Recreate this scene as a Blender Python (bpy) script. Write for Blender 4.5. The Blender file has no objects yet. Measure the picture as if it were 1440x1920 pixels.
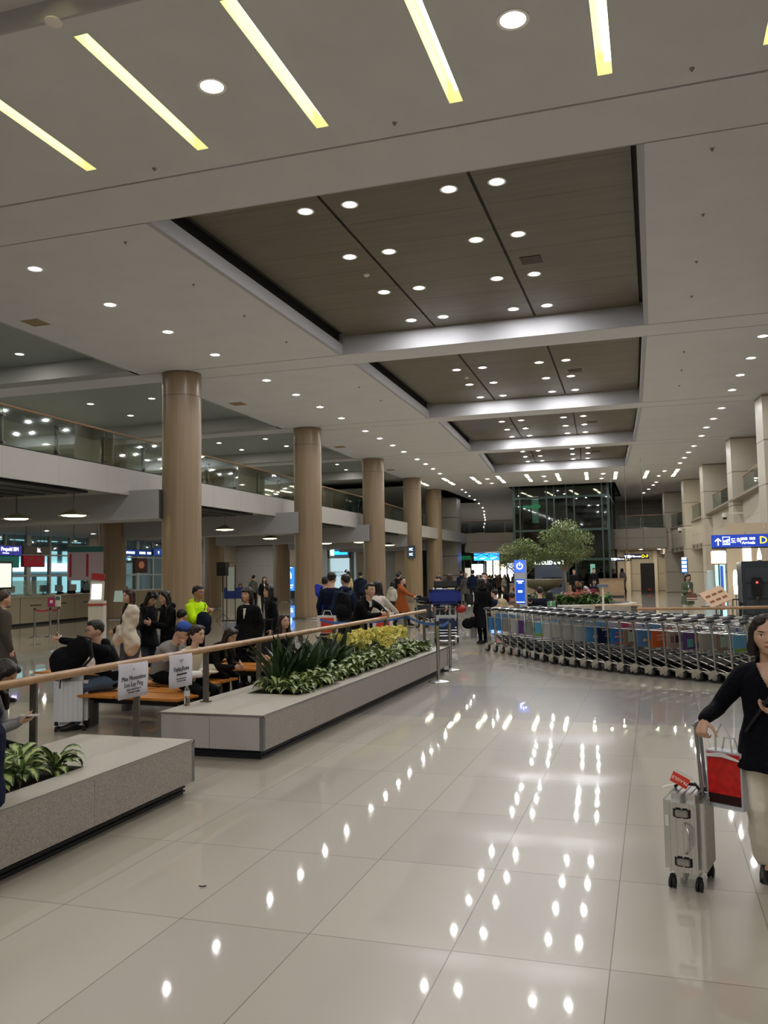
import bpy, bmesh, math, random
from mathutils import Vector as V, Matrix, noise
PI=math.pi; S=bpy.context.scene; COL=S.collection
rnd=random.Random(7)
# ------------------------------------------------------------------ camera, world, exposure
CAMH=1.85; YAW,PITCH,ROLL,FPX=0.3056,0.0730,-0.0164,1594.0
def _cam():
    cy,sy=math.cos(YAW),math.sin(YAW)
    fwd=V((-sy*math.cos(PITCH),cy*math.cos(PITCH),math.sin(PITCH))); r=V((cy,sy,0)); u=r.cross(fwd)
    c,s=math.cos(ROLL),math.sin(ROLL)
    return fwd,c*r+s*u,-s*r+c*u
FWD,RGT,UPV=_cam(); EYE=V((0,0,CAMH))
cd=bpy.data.cameras.new('camera'); cam=bpy.data.objects.new('camera',cd); COL.objects.link(cam)
m=Matrix((RGT,UPV,-FWD)).transposed().to_4x4(); m.translation=EYE; cam.matrix_world=m
cd.sensor_fit='VERTICAL'; cd.sensor_height=36; cd.lens=FPX/1920*36; cd.clip_end=500; cd.clip_start=.05
S.camera=cam
w=bpy.data.worlds.new('world'); S.world=w; w.use_nodes=True
w.node_tree.nodes['Background'].inputs[0].default_value=(.30,.42,.50,1); w.node_tree.nodes['Background'].inputs[1].default_value=.10
S.view_settings.view_transform='Standard'; S.view_settings.look='None'; S.view_settings.gamma=1; S.view_settings.exposure=0.95
S.cycles.max_bounces=8; S.cycles.diffuse_bounces=4; S.cycles.glossy_bounces=4; S.cycles.transmission_bounces=8; S.cycles.transparent_max_bounces=16
S.cycles.caustics_reflective=False; S.cycles.caustics_refractive=False; S.cycles.sample_clamp_indirect=6
LAMP=120.0     # radiance of the ceiling downlights
TUBE=3.2       # radiance of the linear lamps
# ------------------------------------------------------------------ helpers
def ray(px,py): return FWD+RGT*((px-720)/FPX)-UPV*((py-960)/FPX)
def atz(px,py,z=0):
    d=ray(px,py); return EYE+d*((z-CAMH)/d.z)
def aty(px,py,Y):
    d=ray(px,py); return EYE+d*(Y/d.y)
def hor(px): return 1088.4-.01639*px
def G(px,dep):
    p=EYE+ray(px,hor(px))*dep; return V((p.x,p.y,0))
def HT(px,top,dep): return CAMH-(top-hor(px))*dep/FPX   # height of a point seen at (px, top) at that depth
def lin(c):
    if isinstance(c,str): c=[int(c[i:i+2],16)/255 for i in (0,2,4)]
    return tuple((x/12.92 if x<.04045 else ((x+.055)/1.055)**2.4) for x in c)+(1,)
MC={}
def mat(c,r=.6,metal=0,emit=0,noise_s=0,noise_a=.15,bump=0,bs=60,trans=0,coat=0,name=None,ior=1.45,alpha=1,stretch=None,detail=4):
    k=(c,r,metal,emit,noise_s,noise_a,bump,bs,trans,coat,alpha,stretch)
    if k in MC: return MC[k]
    M=bpy.data.materials.new(name or 'm_%s'%c); M.use_nodes=True; N=M.node_tree.nodes; L=M.node_tree.links; b=N['Principled BSDF']
    col=lin(c); b.inputs['Base Color'].default_value=col; b.inputs['Roughness'].default_value=r; b.inputs['Metallic'].default_value=metal
    b.inputs['Transmission Weight'].default_value=trans; b.inputs['IOR'].default_value=ior; b.inputs['Coat Weight'].default_value=coat; b.inputs['Coat Roughness'].default_value=.05
    b.inputs['Alpha'].default_value=alpha
    if emit: b.inputs['Emission Color'].default_value=col; b.inputs['Emission Strength'].default_value=emit
    if noise_s or bump:
        tc=N.new('ShaderNodeTexCoord'); mp=N.new('ShaderNodeMapping'); L.new(tc.outputs['Object'],mp.inputs[0])
        if stretch: mp.inputs['Scale'].default_value=stretch
    if noise_s:
        t=N.new('ShaderNodeTexNoise'); t.inputs['Scale'].default_value=noise_s; t.inputs['Detail'].default_value=detail; L.new(mp.outputs[0],t.inputs['Vector'])
        rp=N.new('ShaderNodeValToRGB'); L.new(t.outputs[0],rp.inputs[0])
        rp.color_ramp.elements[0].position=.3; rp.color_ramp.elements[1].position=.7
        rp.color_ramp.elements[0].color=tuple(x*(1-noise_a) for x in col[:3])+(1,); rp.color_ramp.elements[1].color=tuple(min(1,x*(1+noise_a)) for x in col[:3])+(1,)
        L.new(rp.outputs[0],b.inputs['Base Color'])
    if bump:
        t=N.new('ShaderNodeTexNoise'); t.inputs['Scale'].default_value=bs; t.inputs['Detail'].default_value=3; L.new(mp.outputs[0],t.inputs['Vector'])
        bp=N.new('ShaderNodeBump'); bp.inputs['Strength'].default_value=bump; bp.inputs['Distance'].default_value=.02; L.new(t.outputs[0],bp.inputs['Height']); L.new(bp.outputs[0],b.inputs['Normal'])
    MC[k]=M; return M
def tag(o,label=None,cat=None,group=None,kind=None):
    if label: o['label']=label
    if cat: o['category']=cat
    if group: o['group']=group
    if kind: o['kind']=kind
    return o
def thing(name,label,cat,loc=(0,0,0),rz=0,group=None):
    o=bpy.data.objects.new(name,None); COL.objects.link(o); o.location=loc; o.rotation_euler=(0,0,rz); o.empty_display_size=.1
    return tag(o,label,cat,group)
def par(o,p): o.parent=p; return o
class MB:
    def __init__(s): s.b=bmesh.new(); s.mi=0
    def _f(s,vs):
        try: f=s.b.faces.new(vs); f.material_index=s.mi; return f
        except ValueError: return None
    def box(s,c,d,rz=0,M=None,bev=0):
        x,y,z=d[0]/2,d[1]/2,d[2]/2; R=Matrix.Rotation(rz,3,'Z') if M is None else M
        v=[s.b.verts.new(V(c)+R@V((a*x,b_*y,e*z))) for a,b_,e in ((-1,-1,-1),(1,-1,-1),(1,1,-1),(-1,1,-1),(-1,-1,1),(1,-1,1),(1,1,1),(-1,1,1))]
        fs=[s._f([v[i] for i in q]) for q in ((0,3,2,1),(4,5,6,7),(0,1,5,4),(1,2,6,5),(2,3,7,6),(3,0,4,7))]
        if bev: 
            r=bmesh.ops.bevel(s.b,geom=list({e for f in fs for e in f.edges}),offset=bev,segments=2,affect='EDGES',clamp_overlap=True)
            for f in r['faces']: f.material_index=s.mi
        return s
    def span(s,a,b,bev=0):
        a,b=V(a),V(b); return s.box((a+b)/2,[abs(b[i]-a[i]) for i in range(3)],bev=bev)
    def loft(s,rings,n=12,cap=True,flat=False):
        R=[]
        for c,ax,ay in rings: R.append([s.b.verts.new(V(c)+V(ax)*math.cos(2*PI*i/n)+V(ay)*math.sin(2*PI*i/n)) for i in range(n)])
        for a,b_ in zip(R,R[1:]):
            for i in range(n): s._f([a[i],a[(i+1)%n],b_[(i+1)%n],b_[i]])
        if cap: s._f(R[0][::-1]); s._f(R[-1])
        return s
    def cap(s,p0,p1,r0,r1,n=10,sq=1,side=None):
        p0,p1=V(p0),V(p1); d=p1-p0; L=d.length
        if L<1e-5: d=V((0,0,1)); L=1e-5
        d=d/L; a=d.cross(side if side is not None else (V((0,0,1)) if abs(d.z)<.9 else V((0,1,0)))).normalized(); b_=d.cross(a)
        rg=[]
        for t in (-.92,-.6,0): rg.append((p0+d*r0*t,a*r0*math.sqrt(1-t*t)*sq,b_*r0*math.sqrt(1-t*t)))
        for t in (0,.6,.92): rg.append((p1+d*r1*t,a*r1*math.sqrt(1-t*t)*sq,b_*r1*math.sqrt(1-t*t)))
        return s.loft(rg,n)
    def cyl(s,p0,p1,r0,r1=None,n=16,cap=True):
        r1=r0 if r1 is None else r1; p0,p1=V(p0),V(p1); d=(p1-p0).normalized(); a=d.cross(V((0,0,1)) if abs(d.z)<.9 else V((0,1,0))).normalized(); b_=d.cross(a)
        return s.loft([(p0,a*r0,b_*r0),(p1,a*r1,b_*r1)],n,cap)
    def tube(s,pts,r,n=8):
        pts=[V(p) for p in pts]; rg=[]; a=None
        for i,p in enumerate(pts):
            d=(pts[min(i+1,len(pts)-1)]-pts[max(i-1,0)]).normalized()
            if a is None: a=d.cross(V((0,0,1)) if abs(d.z)<.9 else V((0,1,0))).normalized()
            else: a=(a-d*a.dot(d)).normalized()
            rr=r[i] if isinstance(r,(list,tuple)) else r
            rg.append((p,a*rr,d.cross(a)*rr))
        return s.loft(rg,n)
    def ell(s,c,r,M=None,n=14,m_=9):
        R=Matrix.Identity(3) if M is None else M; rg=[]
        if not hasattr(r,'__len__'): r=(r,r,r)
        for i in range(1,m_):
            t=PI*i/m_; rg.append((V(c)+R@V((0,0,-r[2]*math.cos(t))),R@V((r[0]*math.sin(t),0,0)),R@V((0,r[1]*math.sin(t),0))))
        return s.loft(rg,n)
    def prism(s,poly,z0,z1):
        n=len(poly); a=[s.b.verts.new((p[0],p[1],z0)) for p in poly]; b_=[s.b.verts.new((p[0],p[1],z1)) for p in poly]
        s._f(a[::-1]); s._f(b_)
        for i in range(n): s._f([a[i],a[(i+1)%n],b_[(i+1)%n],b_[i]])
        return s
    def lathe(s,prof,c=(0,0,0),n=24,cap=True):
        return s.loft([(V(c)+V((0,0,z)),V((r,0,0)),V((0,r,0))) for r,z in prof],n,cap)
    def quad(s,*p): s._f([s.b.verts.new(V(q)) for q in p]); return s
    def build(s,name,mats,parent=None,smooth=False,fix=True):
        if fix: bmesh.ops.recalc_face_normals(s.b,faces=s.b.faces[:])
        me=bpy.data.meshes.new(name); s.b.to_mesh(me); s.b.free()
        for M in (mats if isinstance(mats,(list,tuple)) else [mats]): me.materials.append(M)
        if smooth:
            me.polygons.foreach_set('use_smooth',[True]*len(me.polygons))
            if smooth!='all':
                try: me.set_sharp_from_angle(angle=math.radians(40))
                except Exception: pass
        o=bpy.data.objects.new(name,me); COL.objects.link(o)
        if parent: o.parent=parent
        return o
def origin(o,p):   # move an object's origin to p without moving its geometry
    o.data.transform(Matrix.Translation(-V(p))); o.location=V(p); return o
def struct(o): o['kind']='structure'; return o
def dup(o,loc=None,rz=None,parent=None):
    def rec(a,pn):
        c=a.copy(); COL.objects.link(c)
        if pn: c.parent=pn
        for ch in a.children: rec(ch,c)
        return c
    c=rec(o,parent)
    if loc is not None: c.location=loc
    if rz is not None: c.rotation_euler=(0,0,rz)
    return c
def text(s,size,M,loc,rot,parent=None,name='lettering',ext=.002,align='CENTER',sx=1):
    cu=bpy.data.curves.new(name,'FONT'); cu.body=s; cu.size=size; cu.extrude=ext; cu.align_x=align; cu.align_y='CENTER'; cu.resolution_u=2
    t=bpy.data.objects.new('tmp',cu); COL.objects.link(t); dg=bpy.context.evaluated_depsgraph_get(); dg.update()
    me=bpy.data.meshes.new_from_object(t.evaluated_get(dg)); bpy.data.objects.remove(t)
    me.materials.clear(); me.materials.append(M)
    o=bpy.data.objects.new(name,me); COL.objects.link(o); o.location=loc; o.rotation_euler=rot; o.scale=(sx,1,1)
    if parent: o.parent=parent
    return o
def ordn(i):
    i+=1; return '%d%s'%(i,'th' if 10<=i%100<=20 else {1:'st',2:'nd',3:'rd'}.get(i%10,'th'))
ORD='first second third fourth fifth sixth seventh eighth ninth tenth eleventh twelfth thirteenth fourteenth fifteenth sixteenth seventeenth eighteenth nineteenth twentieth'.split()+['twenty-'+x for x in 'first second third fourth fifth sixth seventh eighth ninth'.split()]+['thirtieth']
# ------------------------------------------------------------------ materials
WHITE=mat('d3d4d6',.75,noise_s=1.2,noise_a=.03,name='ceiling_paint')
WALLM=mat('c9c4b8',.5,name='wall_paint')
STEEL=mat('b9b9b7',.22,1,name='brushed_steel'); DSTEEL=mat('6c6c6c',.3,1); CHROME=mat('d8d8d8',.08,1)
BLACK=mat('0c0c0e',.5); RUBBER=mat('17171a',.7); DARK=mat('1d1f22',.6); GREYP=mat('77797c',.5)
LIGHT=mat('faf8f8',.5,emit=LAMP,name='downlight_glow'); TUBEM=mat('fff2b8',.5,emit=TUBE,name='tube_glow')
def wood(c,scale=(1,1,1),r=.45,a=.18,s=6): return mat(c,r,noise_s=s,noise_a=a,stretch=scale,detail=6)
def nodes(name):
    M=bpy.data.materials.new(name); M.use_nodes=True; return M,M.node_tree.nodes,M.node_tree.links,M.node_tree.nodes['Principled BSDF']
def math_(N,L,op,a,b=None):
    n=N.new('ShaderNodeMath'); n.operation=op
    for i,x in enumerate((a,b)):
        if x is None: continue
        if isinstance(x,(int,float)): n.inputs[i].default_value=x
        else: L.new(x,n.inputs[i])
    return n.outputs[0]
def mixc(N,L,f,a,b):
    n=N.new('ShaderNodeMix'); n.data_type='RGBA'
    for i,x in ((0,f),(6,a),(7,b)):
        if isinstance(x,(int,float)): n.inputs[i].default_value=x
        elif isinstance(x,tuple): n.inputs[i].default_value=x
        else: L.new(x,n.inputs[i])
    return n.outputs[2]
def floor_mat():
    M,N,L,b=nodes('polished_floor_tile'); g=N.new('ShaderNodeNewGeometry'); sp=N.new('ShaderNodeSeparateXYZ'); L.new(g.outputs['Position'],sp.inputs[0])
    a,h,x0,y0=.7541,1.188,-3.28,4.21
    u=math_(N,L,'DIVIDE',math_(N,L,'ADD',sp.outputs[0],-x0+a*200),a); v=math_(N,L,'DIVIDE',math_(N,L,'ADD',sp.outputs[1],-y0+h*200),h)
    def line(t,w): # 1 on a joint
        f=math_(N,L,'FRACT',t); d=math_(N,L,'MINIMUM',f,math_(N,L,'SUBTRACT',1,f)); return math_(N,L,'LESS_THAN',d,w)
    j=math_(N,L,'MAXIMUM',line(u,.0028/a),line(v,.0028/h))
    cell=N.new('ShaderNodeCombineXYZ'); L.new(math_(N,L,'FLOOR',u),cell.inputs[0]); L.new(math_(N,L,'FLOOR',v),cell.inputs[1])
    wn=N.new('ShaderNodeTexWhiteNoise'); L.new(cell.outputs[0],wn.inputs[0])
    c=mixc(N,L,math_(N,L,'MULTIPLY',wn.outputs[0],1.0),lin('b8b2a5'),lin('ada79b'))
    ns=N.new('ShaderNodeTexNoise'); ns.inputs['Scale'].default_value=420; L.new(g.outputs['Position'],ns.inputs['Vector'])
    # speckled grey granite band
    gr=N.new('ShaderNodeValToRGB'); L.new(ns.outputs[0],gr.inputs[0]); gr.color_ramp.elements[0].position=.38; gr.color_ramp.elements[1].position=.62
    gr.color_ramp.elements[0].color=lin('857f7c'); gr.color_ramp.elements[1].color=lin('b3adaa')
    Y=sp.outputs[1]
    band=math_(N,L,'MULTIPLY',math_(N,L,'GREATER_THAN',Y,10.8),math_(N,L,'LESS_THAN',Y,13.9))
    c=mixc(N,L,band,c,gr.outputs[0]); c=mixc(N,L,j,c,lin('6f675c')); L.new(c,b.inputs['Base Color'])
    b.inputs['Roughness'].default_value=.32; b.inputs['Coat Weight'].default_value=1; b.inputs['Coat Roughness'].default_value=.03; b.inputs['Coat IOR'].default_value=1.45
    n2=N.new('ShaderNodeTexNoise'); n2.inputs['Scale'].default_value=1.3; n2.inputs['Detail'].default_value=1; L.new(g.outputs['Position'],n2.inputs['Vector'])
    bp=N.new('ShaderNodeBump'); bp.inputs['Strength'].default_value=.06; bp.inputs['Distance'].default_value=.01; L.new(n2.outputs[0],bp.inputs['Height'])
    L.new(bp.outputs[0],b.inputs['Normal']); L.new(bp.outputs[0],b.inputs['Coat Normal']); return M
def granite(c1,c2,s=160,name='granite'):
    M,N,L,b=nodes(name); tc=N.new('ShaderNodeTexCoord'); t=N.new('ShaderNodeTexNoise'); t.inputs['Scale'].default_value=s; t.inputs['Detail'].default_value=2; L.new(tc.outputs['Object'],t.inputs['Vector'])
    r=N.new('ShaderNodeValToRGB'); L.new(t.outputs[0],r.inputs[0]); r.color_ramp.elements[0].position=.4; r.color_ramp.elements[1].position=.58
    r.color_ramp.elements[0].color=lin(c1); r.color_ramp.elements[1].color=lin(c2); L.new(r.outputs[0],b.inputs['Base Color']); b.inputs['Roughness'].default_value=.35; return M
def glassm(tint='dfeee8',alpha=.18):
    M=bpy.data.materials.new('thin_glass'); M.use_nodes=True; N=M.node_tree.nodes; L=M.node_tree.links; N.clear()
    o=N.new('ShaderNodeOutputMaterial'); t=N.new('ShaderNodeBsdfTransparent'); g=N.new('ShaderNodeBsdfGlossy'); g.inputs['Roughness'].default_value=.03; t.inputs[0].default_value=lin(tint)
    f=N.new('ShaderNodeFresnel'); f.inputs[0].default_value=1.5; m=N.new('ShaderNodeMixShader'); a=math_(N,L,'ADD',math_(N,L,'MULTIPLY',f.outputs[0],.55),alpha*.15)
    L.new(a,m.inputs[0]); L.new(t.outputs[0],m.inputs[1]); L.new(g.outputs[0],m.inputs[2]); L.new(m.outputs[0],o.inputs[0]); return M
GLASS=glassm('edf5f1'); GLASSD=glassm('7f9992',.5)
WOODCEIL=wood('635b48',(.25,3.2,1),.4,.14,2.2); COLWOOD=wood('8d7a62',(5,5,.12),.32,.16,2.5)
PGRAN=granite('958f8e','bbb5b3'); PTOP=granite('aea9a1','c9c4bb',160); MARBLE=mat('a9a399',.35,noise_s=.6,noise_a=.06)
def panelm(c,w,h,joint='6d675c',jw=.012,r=.38,axis=0,z0=0):
    """stone cladding: joints every w metres along the wall and h metres up"""
    M,N,L,b=nodes('stone_cladding'); g=N.new('ShaderNodeNewGeometry'); sp=N.new('ShaderNodeSeparateXYZ'); L.new(g.outputs['Position'],sp.inputs[0])
    def line(t,per,wd):
        f=math_(N,L,'FRACT',math_(N,L,'DIVIDE',math_(N,L,'ADD',t,per*300),per)); return math_(N,L,'LESS_THAN',f,wd/per)
    j=line(math_(N,L,'SUBTRACT',sp.outputs[2],z0),h,jw)
    if w: j=math_(N,L,'MAXIMUM',j,line(sp.outputs[axis],w,.006))
    ns=N.new('ShaderNodeTexNoise'); ns.inputs['Scale'].default_value=.8; L.new(g.outputs['Position'],ns.inputs['Vector'])
    col=lin(c); c1=mixc(N,L,ns.outputs[0],tuple(x*.93 for x in col[:3])+(1,),tuple(min(1,x*1.06) for x in col[:3])+(1,))
    L.new(mixc(N,L,j,c1,lin(joint)),b.inputs['Base Color']); b.inputs['Roughness'].default_value=r; return M
# ================================================================== THE HALL
fl=MB(); fl.prism([(-60,-6),(14,-6),(14,170),(-60,170)],-.3,0); struct(fl.build('floor',floor_mat()))
ZC,ZW=8.2,8.73
# central recesses: corners (xl,xr) at the near and far edge of each bay
BAY=[((12.9,-8.37,0),(22.75,-8.37,0)),((23.9,-8.33,-.04),(33.45,-8.56,-.27)),((34.52,-8.35,-.3),(43.6,-8.93,-.72)),((44.66,-8.66,-.9),(53.75,-9.5,-1.42))]
XL0,XR0=-15.1,5.6
def edgeL(y): return XL0-max(0,y-34)*.035
pl=MB(); T=.14
segs=[]
for (y0,l0,r0),(y1,l1,r1) in BAY:
    pl.prism([(edgeL(y0),y0),(l0,y0),(l1,y1),(edgeL(y1),y1)],ZC,ZC+T); pl.prism([(r0,y0),(XR0,y0),(XR0,y1),(r1,y1)],ZC,ZC+T)
prev=12.9
for i,((y0,l0,r0),(y1,l1,r1)) in enumerate(BAY):
    nx=BAY[i+1][0][0] if i<3 else 63.2
    pl.prism([(edgeL(y1)-(9 if i<3 else 0),y1+.03),(XR0,y1+.03),(XR0,nx-.03),(edgeL(nx)-(9 if i<3 else 0),nx-.03)],ZC-.001,ZC+T)
# beyond the last bay: round the lift shaft opening and onward
pl.prism([(-16.2,63.2),(-10.1,63.2),(-10.1,75.5),(-17,75.5)],ZC,ZC+T); pl.prism([(-2.55,63.2),(XR0,63.2),(XR0,75.5),(-2.55,75.5)],ZC,ZC+T)
pl.prism([(-40,75.5),(XR0,75.5),(XR0,150),(-60,150)],ZC,ZC+T)
# near field: strip between the grooves, then the slotted field split round its linear lamps
pl.prism([(-40,11.5),(8,11.5),(8,12.86),(-40,12.86)],ZC,ZC+T)
SX=[-10.06,-8.11,-6.16,-4.25,-2.31,-.36,1.6,3.55]; SW=.10
pl.prism([(-40,7.74),(8,7.74),(8,8.02),(-40,8.02)],ZC,ZC+T); pl.prism([(-40,10.88),(8,10.88),(8,11.45),(-40,11.45)],ZC,ZC+T)
xs=[-40]+[v for x in SX for v in (x-SW,x+SW)]+[8]
for a,b_ in zip(xs[::2],xs[1::2]): pl.prism([(a,8.02),(b_,8.02),(b_,10.88),(a,10.88)],ZC,ZC+T)
pl.prism([(-40,4.1),(8,4.1),(8,4.6),(-40,4.6)],ZC+.25,ZC+T+.25); pl.prism([(-40,7.45),(8,7.45),(8,7.7),(-40,7.7)],ZC+.25,ZC+T+.25)
for a,b_ in zip(xs[::2],xs[1::2]): pl.prism([(a,4.6),(b_,4.6),(b_,7.45),(a,7.45)],ZC+.25,ZC+T+.25)
pl.prism([(-40,-6),(8,-6),(8,4.1),(-40,4.1)],ZC+.25,ZC+T+.25)
struct(pl.build('ceiling',WHITE))
g=MB(); g.span((-40,-6,ZC+.45),(8,13,ZC+.5)); g.span((-16,13,ZW+.12),(6,54,ZW+.16)); g.span((-40,13,ZW+.3),(-15,76,ZW+.34)); g.span((-40,11.44,ZC+.1),(8,11.51,ZC+.12)); g.span((-40,12.85,ZC+.1),(8,12.93,ZC+.12))
struct(g.build('ceiling',mat('4c4a46',.8)))
# beams, recess sides
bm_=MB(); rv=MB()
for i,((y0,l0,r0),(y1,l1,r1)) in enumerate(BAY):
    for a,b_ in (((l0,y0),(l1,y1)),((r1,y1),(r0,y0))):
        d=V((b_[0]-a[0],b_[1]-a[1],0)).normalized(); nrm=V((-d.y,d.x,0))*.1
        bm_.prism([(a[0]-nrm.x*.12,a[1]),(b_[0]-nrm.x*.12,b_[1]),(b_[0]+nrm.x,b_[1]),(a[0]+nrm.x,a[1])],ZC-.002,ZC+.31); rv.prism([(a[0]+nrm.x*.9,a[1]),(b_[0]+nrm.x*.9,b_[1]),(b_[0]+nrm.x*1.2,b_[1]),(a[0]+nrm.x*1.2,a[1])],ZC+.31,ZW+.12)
    bm_.span((l1-.1,y1+.002,ZC+.002),(r1+.1,y1+.12,ZW+.1)); bm_.span((l0-.1,y0-.12,ZC+.002),(r0+.1,y0-.002,ZW+.1))
bm_.span((-10.2,63.06,ZC),(-2.4,63.18,ZC+2.6)); bm_.span((-10.2,75.5,ZC),(-2.4,75.6,ZC+2.6)); bm_.span((-10.22,63.1,ZC),(-10.1,75.5,ZC+2.6)); bm_.span((-2.55,63.1,ZC),(-2.43,75.5,ZC+2.6)); bm_.span((-10.2,63,ZC+2.6),(-2.4,75.6,ZC+2.7))
bm_.span((-40,7.70,ZC),(8,7.76,ZC+.3))
struct(bm_.build('ceiling',mat('aeaeb2',.7))); struct(rv.build('ceiling',mat('141414',.8)))  # near-black faces above the lip: darkness of the recess void put into colour
# wood-grained panels of the recesses, split by dark slots
wp=MB(); slot=MB()
for i,((y0,l0,r0),(y1,l1,r1)) in enumerate(BAY):
    def xat(o,y): t=(y-y0)/(y1-y0); return (l0+r0)/2*(1-t)+(l1+r1)/2*t+o
    for o0,o1 in ((-4.04,-1.42),(-1.36,1.36),(1.42,4.08)):
        n=8
        for k in range(n):
            ya=y0+(y1-y0)*k/n+.004; yb=y0+(y1-y0)*(k+1)/n-.004
            wp.prism([(xat(o0,ya),ya),(xat(o1,ya),ya),(xat(o1,yb),yb),(xat(o0,yb),yb)],ZW,ZW+.05)
    for o in (-1.39,1.39):
        slot.prism([(xat(o-.04,y0),y0),(xat(o+.04,y0),y0),(xat(o+.04,y1),y1),(xat(o-.04,y1),y1)],ZW+.03,ZW+.08)
struct(wp.build('ceiling',WOODCEIL)); struct(slot.build('ceiling',mat('1b1b1b',.7)))
# ceiling joint lines on the side fields and hatch outline
jl=MB()
for i in range(4):
    y1=BAY[i][1][0]; nx=BAY[i+1][0][0] if i<3 else 54.9
    for y in (y1+.015,nx-.015):
        l1=BAY[i][1][1]; r1=BAY[i][1][2]
        jl.span((edgeL(y),y-.012,ZC-.002),(l1,y+.012,ZC+.001)); jl.span((r1,y-.012,ZC-.002),(3.4,y+.012,ZC+.001))
struct(jl.build('trim_1',mat('55524d',.8)))
# ---- left upper zone: raised grey ceiling with cross beams
lz=MB(); lz.span((-24.5,13,ZW),(-15.12,75.4,ZW+.06)); struct(lz.build('ceiling',mat('8f9794',.6)))
lb=MB()
for i in range(4):
    y1=BAY[i][1][0]; nx=BAY[i+1][0][0] if i<3 else 54.9
    lb.span((-24.5,y1-.55,ZC+.001),(edgeL(y1)+.01,y1+.6,ZW+.01))
lb.span((-40,13,ZC),(-24.4,76,ZC+.1)); lb.span((-24.5,13,ZC),(-24.3,76,ZW)); lb.span((-15.2,12.9,ZC+.001),(-15.1,34,ZW+.1)); lb.prism([(-15.2,34),(-15.1,34),(-16.2,64),(-16.3,64)],ZC+.001,ZW+.1)
lb.span((-24.5,12.9,ZC),(-15.1,13.0,ZW+.1)); lb.span((-24.4,60,ZC),(-15,76,ZC+.1))
struct(lb.build('ceiling',mat('a3a6a4',.7)))
# ---- upper floor on the left with fascia and transverse beams
FZ0,FZ1=4.42,5.22
fa=MB(); fa.span((-39,9,FZ0+.05),(-15.5,76,FZ1-.05)); struct(fa.build('floor',mat('9b9b98',.6)))
fs=MB(); fs.span((-15.5,9,FZ0),(-15.4,76,FZ1)); struct(fs.build('trim_2',panelm('b5b2ae',2.15,40,axis=1,jw=.001)))
bb=MB()
for i,cy in enumerate((12.4,23.15,33.9,44.3,54.5,64.5)):
    x1=-14.35-(.0,.0,.0,.3,.9,1.6)[i]
    bb.span((-24,cy-.55,3.66),(x1,cy+.55,4.56))
struct(bb.build('trim_3',mat('9d9d9f',.6)))
be=MB()
for i,cy in enumerate((12.4,23.15,33.9,44.3,54.5)):
    x1=-14.35-(.0,.0,.0,.3,.9)[i]; be.span((x1,cy-.52,3.68),(x1+.03,cy+.52,4.54))
struct(be.build('trim_4',mat('4a4a4c',.6)))
dl=MB()
for cy in (12.4,23.15,33.9,44.3):
    for k in range(5): dl.span((-15.7-k*.75,cy+.7,4.36),(-16.3-k*.75,cy+8.6,4.425))
struct(dl.build('ceiling',mat('15171a',.5)))
# glass balustrade of the upper floor
def balustrade(name,pts,z,label,panes=2.15,hgt=1.06,railc='9a7b5c',post=True):
    t=thing(name,label,'railing',(pts[0][0],pts[0][1],z)); o=V((pts[0][0],pts[0][1],z)); P=[V((x,y,z))-o for x,y in pts]
    gb=MB()
    for a,b_ in zip(P,P[1:]):
        L=(b_-a).length; n=max(1,round(L/panes)); d=(b_-a)/n; nn=V((-d.y,d.x,0)).normalized()*.006
        for k in range(n):
            p=a+d*k+d*.012; q=a+d*(k+1)-d*.012
            gb.prism([(p+nn)[:2],(q+nn)[:2],(q-nn)[:2],(p-nn)[:2]],.04,hgt-.03)
            if post:
                pm=MB(); pm.span((a+d*k+V((-.09,-.03,0))),(a+d*k+V((-.03,.03,hgt-.2)))); pm.box(a+d*k+V((0,0,.1)),(.1,.08,.05)); pm.box(a+d*k+V((0,0,hgt-.28)),(.1,.08,.04)); pm.build('post',DSTEEL,t)
    gb.build('glass_panel',GLASS,t)
    r=MB(); r.tube([p+V((0,0,hgt)) for p in P],.032,8); r.build('handrail',wood(railc,(6,6,.3)),t,True)
    s=MB(); s.tube([p+V((0,0,.02)) for p in P],.03,4); s.build('bottom_rail',DSTEEL,t)
    return t
balustrade('balustrade',[(-15.5,9),(-15.5,34),(-15.9,50),(-16.6,64),(-17.2,70)],FZ1,'long glass balustrade with wooden handrail along the edge of the left upper floor')
# ---- round columns
def column(x,y,zt,r=.6,z0=0):
    c=MB(); c.lathe([(r,z0),(r,zt)],(0,0,0),40,False); o=c.build('column',COLWOOD,None,True); o.location=(x,y,0); struct(o)
    s=MB(); s.lathe([(r+.004,zt-.75),(r+.004,zt-.735)],(0,0,0),40,False); q=s.build('joint_ring',mat('4d4437',.6),o,True)
    if z0==0:
        k=MB(); k.lathe([(r+.11,0),(r+.11,.05),(r+.09,.07),(r,.07)],(0,0,0),40,False); k.build('base_ring',STEEL,o,True)
    t=MB(); t.lathe([(r+.003,zt-.02),(r+.003,zt)],(0,0,0),40,False); t.build('top_ring',DARK,o,True); return o
for x,y in ((-13.9,23.2),(-14.15,33.95),(-14.6,44.4),(-15.2,54.5),(-15.8,62.6)): column(x,y,ZC)
for x,y in ((-23.6,33.4),(-25.0,45.4),(-25.2,55.5)): column(x,y,ZC)
for x,y in ((-23.3,22.6),): column(x,y,ZC)
# ---- marble pier at the left end of the bridge
def pier(x0,x1,y0,y1,zt,c='a8a298'):
    p=MB(); p.span((x0,y0,0),(x1,y1,zt)); return struct(p.build('wall_back',panelm(c,0,1.62,'5d574e',.07)))
pier(-17.15,-15.6,69.8,71.2,ZC)
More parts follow.
